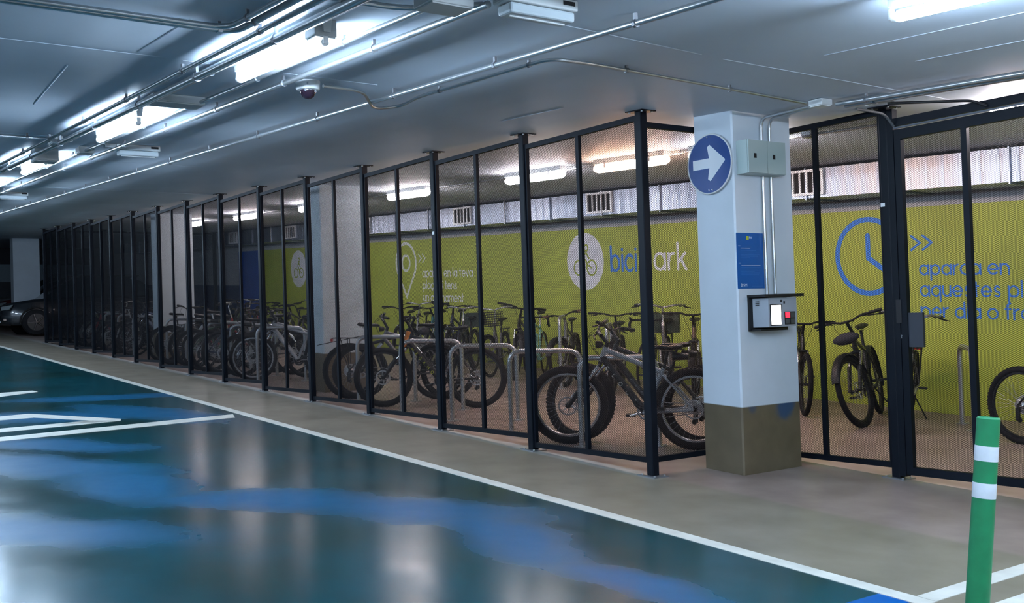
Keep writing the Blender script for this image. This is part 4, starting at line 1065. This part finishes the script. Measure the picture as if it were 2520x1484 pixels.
wall_bike(-1.75, 'mtb', 'black', 'black bike mostly hidden behind the near column, one grip showing on its right', steer=6, lean=0, bary=3.9)
bike((-.65, 3.52), head((-.65, 3.52), -62, 1.12), 'mtb', 'black', 'black bike with handlebar bag standing left of the gate post', steer=-16, lean=11, size=1.05, extras=('bag', 'stand', 'light', 'guards'))
bike((-.35, 3.62), (-.87, 4.60), 'city', 'grey', 'grey bike right behind the bike with handlebar bag', steer=6, lean=-4, extras=('taillight', 'stand', 'guards', 'carrier'))
bike((2.0, 3.50), (.88, 3.67), 'mtb', 'black', 'black bike at the right edge, behind the gate mesh', steer=0, lean=2)
rb = random.Random(5)
for i in range(8):
    st = ['mtb', 'city', 'bmx', 'mtb', 'road', 'mtb', 'city', 'mtb'][i]
    wall_bike(-13.2-.78*i, st, ['black', 'teal', 'black', 'grey', 'white', 'black', 'red', 'navy'][i], '%s bike along the back wall left of the second column' % ORD[i], steer=rb.uniform(-20, 20), lean=rb.uniform(-3, 3), extras=('guards', 'carrier') if st == 'city' else ())
bike((-13.6, 1.9), (-14.4, 2.6), 'fat', 'black', 'black wide tyred bike standing in front of the third column', steer=10, lean=0)

# ------------------------------------------------------------------ cars beyond the fence
def car(x, y, col, label, ang=-90., s=1.0):
    t = thing('parked_car', label, 'car', (x, y, fz(x))); t.rotation_euler = (0, 0, math.radians(ang)); t.scale = (s, s, s)
    mp = mat('car_'+col, {'black': (.010, .012, .016), 'maroon': (.07, .008, .014), 'white': (.4, .42, .45), 'grey': (.1, .11, .12)}[col], .25, coat=.8)
    # local: nose at +x = 2.2, tail -2.2, sections across y
    prof = [(-2.2, .55, .80, .70), (-2.1, .30, 1.0, .84), (-1.6, .26, 1.05, .90), (-.5, .25, 1.05, .91), (.7, .25, 1.02, .91), (1.4, .26, .98, .88), (1.9, .28, .90, .82), (2.12, .32, .78, .70), (2.2, .42, .66, .58)]
    secs = []
    for (px, z0, z1, w) in prof:
        pts = [(-w+.05, z0), (w-.05, z0), (w, z0+.10), (w, (z0+z1)/2), (w-.04, z1-.08), (w-.14, z1), (-w+.14, z1), (-w+.04, z1-.08), (-w, (z0+z1)/2), (-w, z0+.10)]
        secs.append([(px, a, b_) for a, b_ in pts])
    b = MB(); b.loft(secs); bd = b.build('body', mp, t, 40)
    roof = []
    for (px, z, w) in [(-2.0, 1.04, .76), (-1.55, 1.48, .62), (-.9, 1.62, .62), (.1, 1.62, .62), (.55, 1.45, .66), (1.15, 1.0, .78)]:
        roof.append([(px, -w, 1.0), (px, w, 1.0), (px, w*.93, z), (px, -w*.93, z)])
    b = MB(); b.loft(roof); b.build('cabin_glass', mat('car_glass', (.015, .03, .035), .08), t, 30)
    b = MB(); b.box((-1.5, -.58, 1.60), (.12, .58, 1.645)); rf = b.build('roof', mp, t, None)
    for sx in (-1.35, 1.38):
        for sy in (-.86, .86):
            b = MB(); b.lathe((sx, sy, .35), [(.2, -.115), (.33, -.115), (.35, -.09), (.35, .09), (.33, .115), (.2, .115)], 'y', 32); w = b.build('wheel', M_rubber, t, 40)
            b = MB(); yy = sy+(.112 if sy > 0 else -.112); b.lathe((sx, yy, .35), [(.235, -.01), (.235, .01)], 'y', 28)
            b.build('rim', mat('car_rim', (.06, .06, .065), .35, .8), w, 30)
            b = MB()
            for k in range(5):
                a = 2*PI*k/5; b.tube([(sx, yy+(.012 if sy > 0 else -.012), .35), (sx+.22*math.cos(a), yy+(.012 if sy > 0 else -.012), .35+.22*math.sin(a))], [.03, .018], 6)
            b.build('spoke', mat('car_rim_spoke', (.12, .12, .13), .3, .9), w, None)
            b = MB(); b.ring((sx, sy*1.03, .35), .40, .022, 'y', 20, 6, a0=-.1, a1=PI+.1); b.build('wheel_arch', M_black, t, 40)
    for sy in (-1, 1):
        b = MB(); b.add([(2.02, sy*.80, .70), (2.16, sy*.50, .68), (2.14, sy*.48, .80), (1.92, sy*.80, .84), (2.04, sy*.83, .71), (2.19, sy*.50, .69), (2.17, sy*.48, .79), (1.94, sy*.83, .83)], [(0, 1, 2, 3), (4, 7, 6, 5), (0, 4, 5, 1), (1, 5, 6, 2), (2, 6, 7, 3), (3, 7, 4, 0)])
        b.build('headlight', mat('headlight_glass', (.55, .60, .62), .08, .6), t, None)
        b = MB(); b.box((2.10, sy*.45 if sy > 0 else -.75, .40), (2.17, .75 if sy > 0 else sy*.45, .46)); b.build('fog_light_trim', M_chrome, t, None)
        b = MB(); b.loft([[(.78, sy*.90, 1.02), (.92, sy*.90, 1.02), (.92, sy*.90, 1.14), (.78, sy*.90, 1.14)], [(.80, sy*1.08, 1.04), (.90, sy*1.08, 1.04), (.90, sy*1.08, 1.13), (.80, sy*1.08, 1.13)]]); b.build('mirror', mp, t, None)
    b = MB()
    for k in range(4): b.box((2.14, -.42, .50+.055*k), (2.20, .42, .515+.055*k))
    b.build('grille', M_chrome, t, None)
    b = MB(); b.box((2.16, -.26, .36), (2.205, .26, .46)); b.build('number_plate', M_boxw, t, None)
    return t
car(-25.85, 1.82, 'black', 'shiny black car parked beyond the far end of the fence')
car(-30.2, 2.4, 'maroon', 'dark maroon car farther left behind the far white column')
car(-33.6, 2.6, 'grey', 'grey car beyond the maroon one near the end wall')
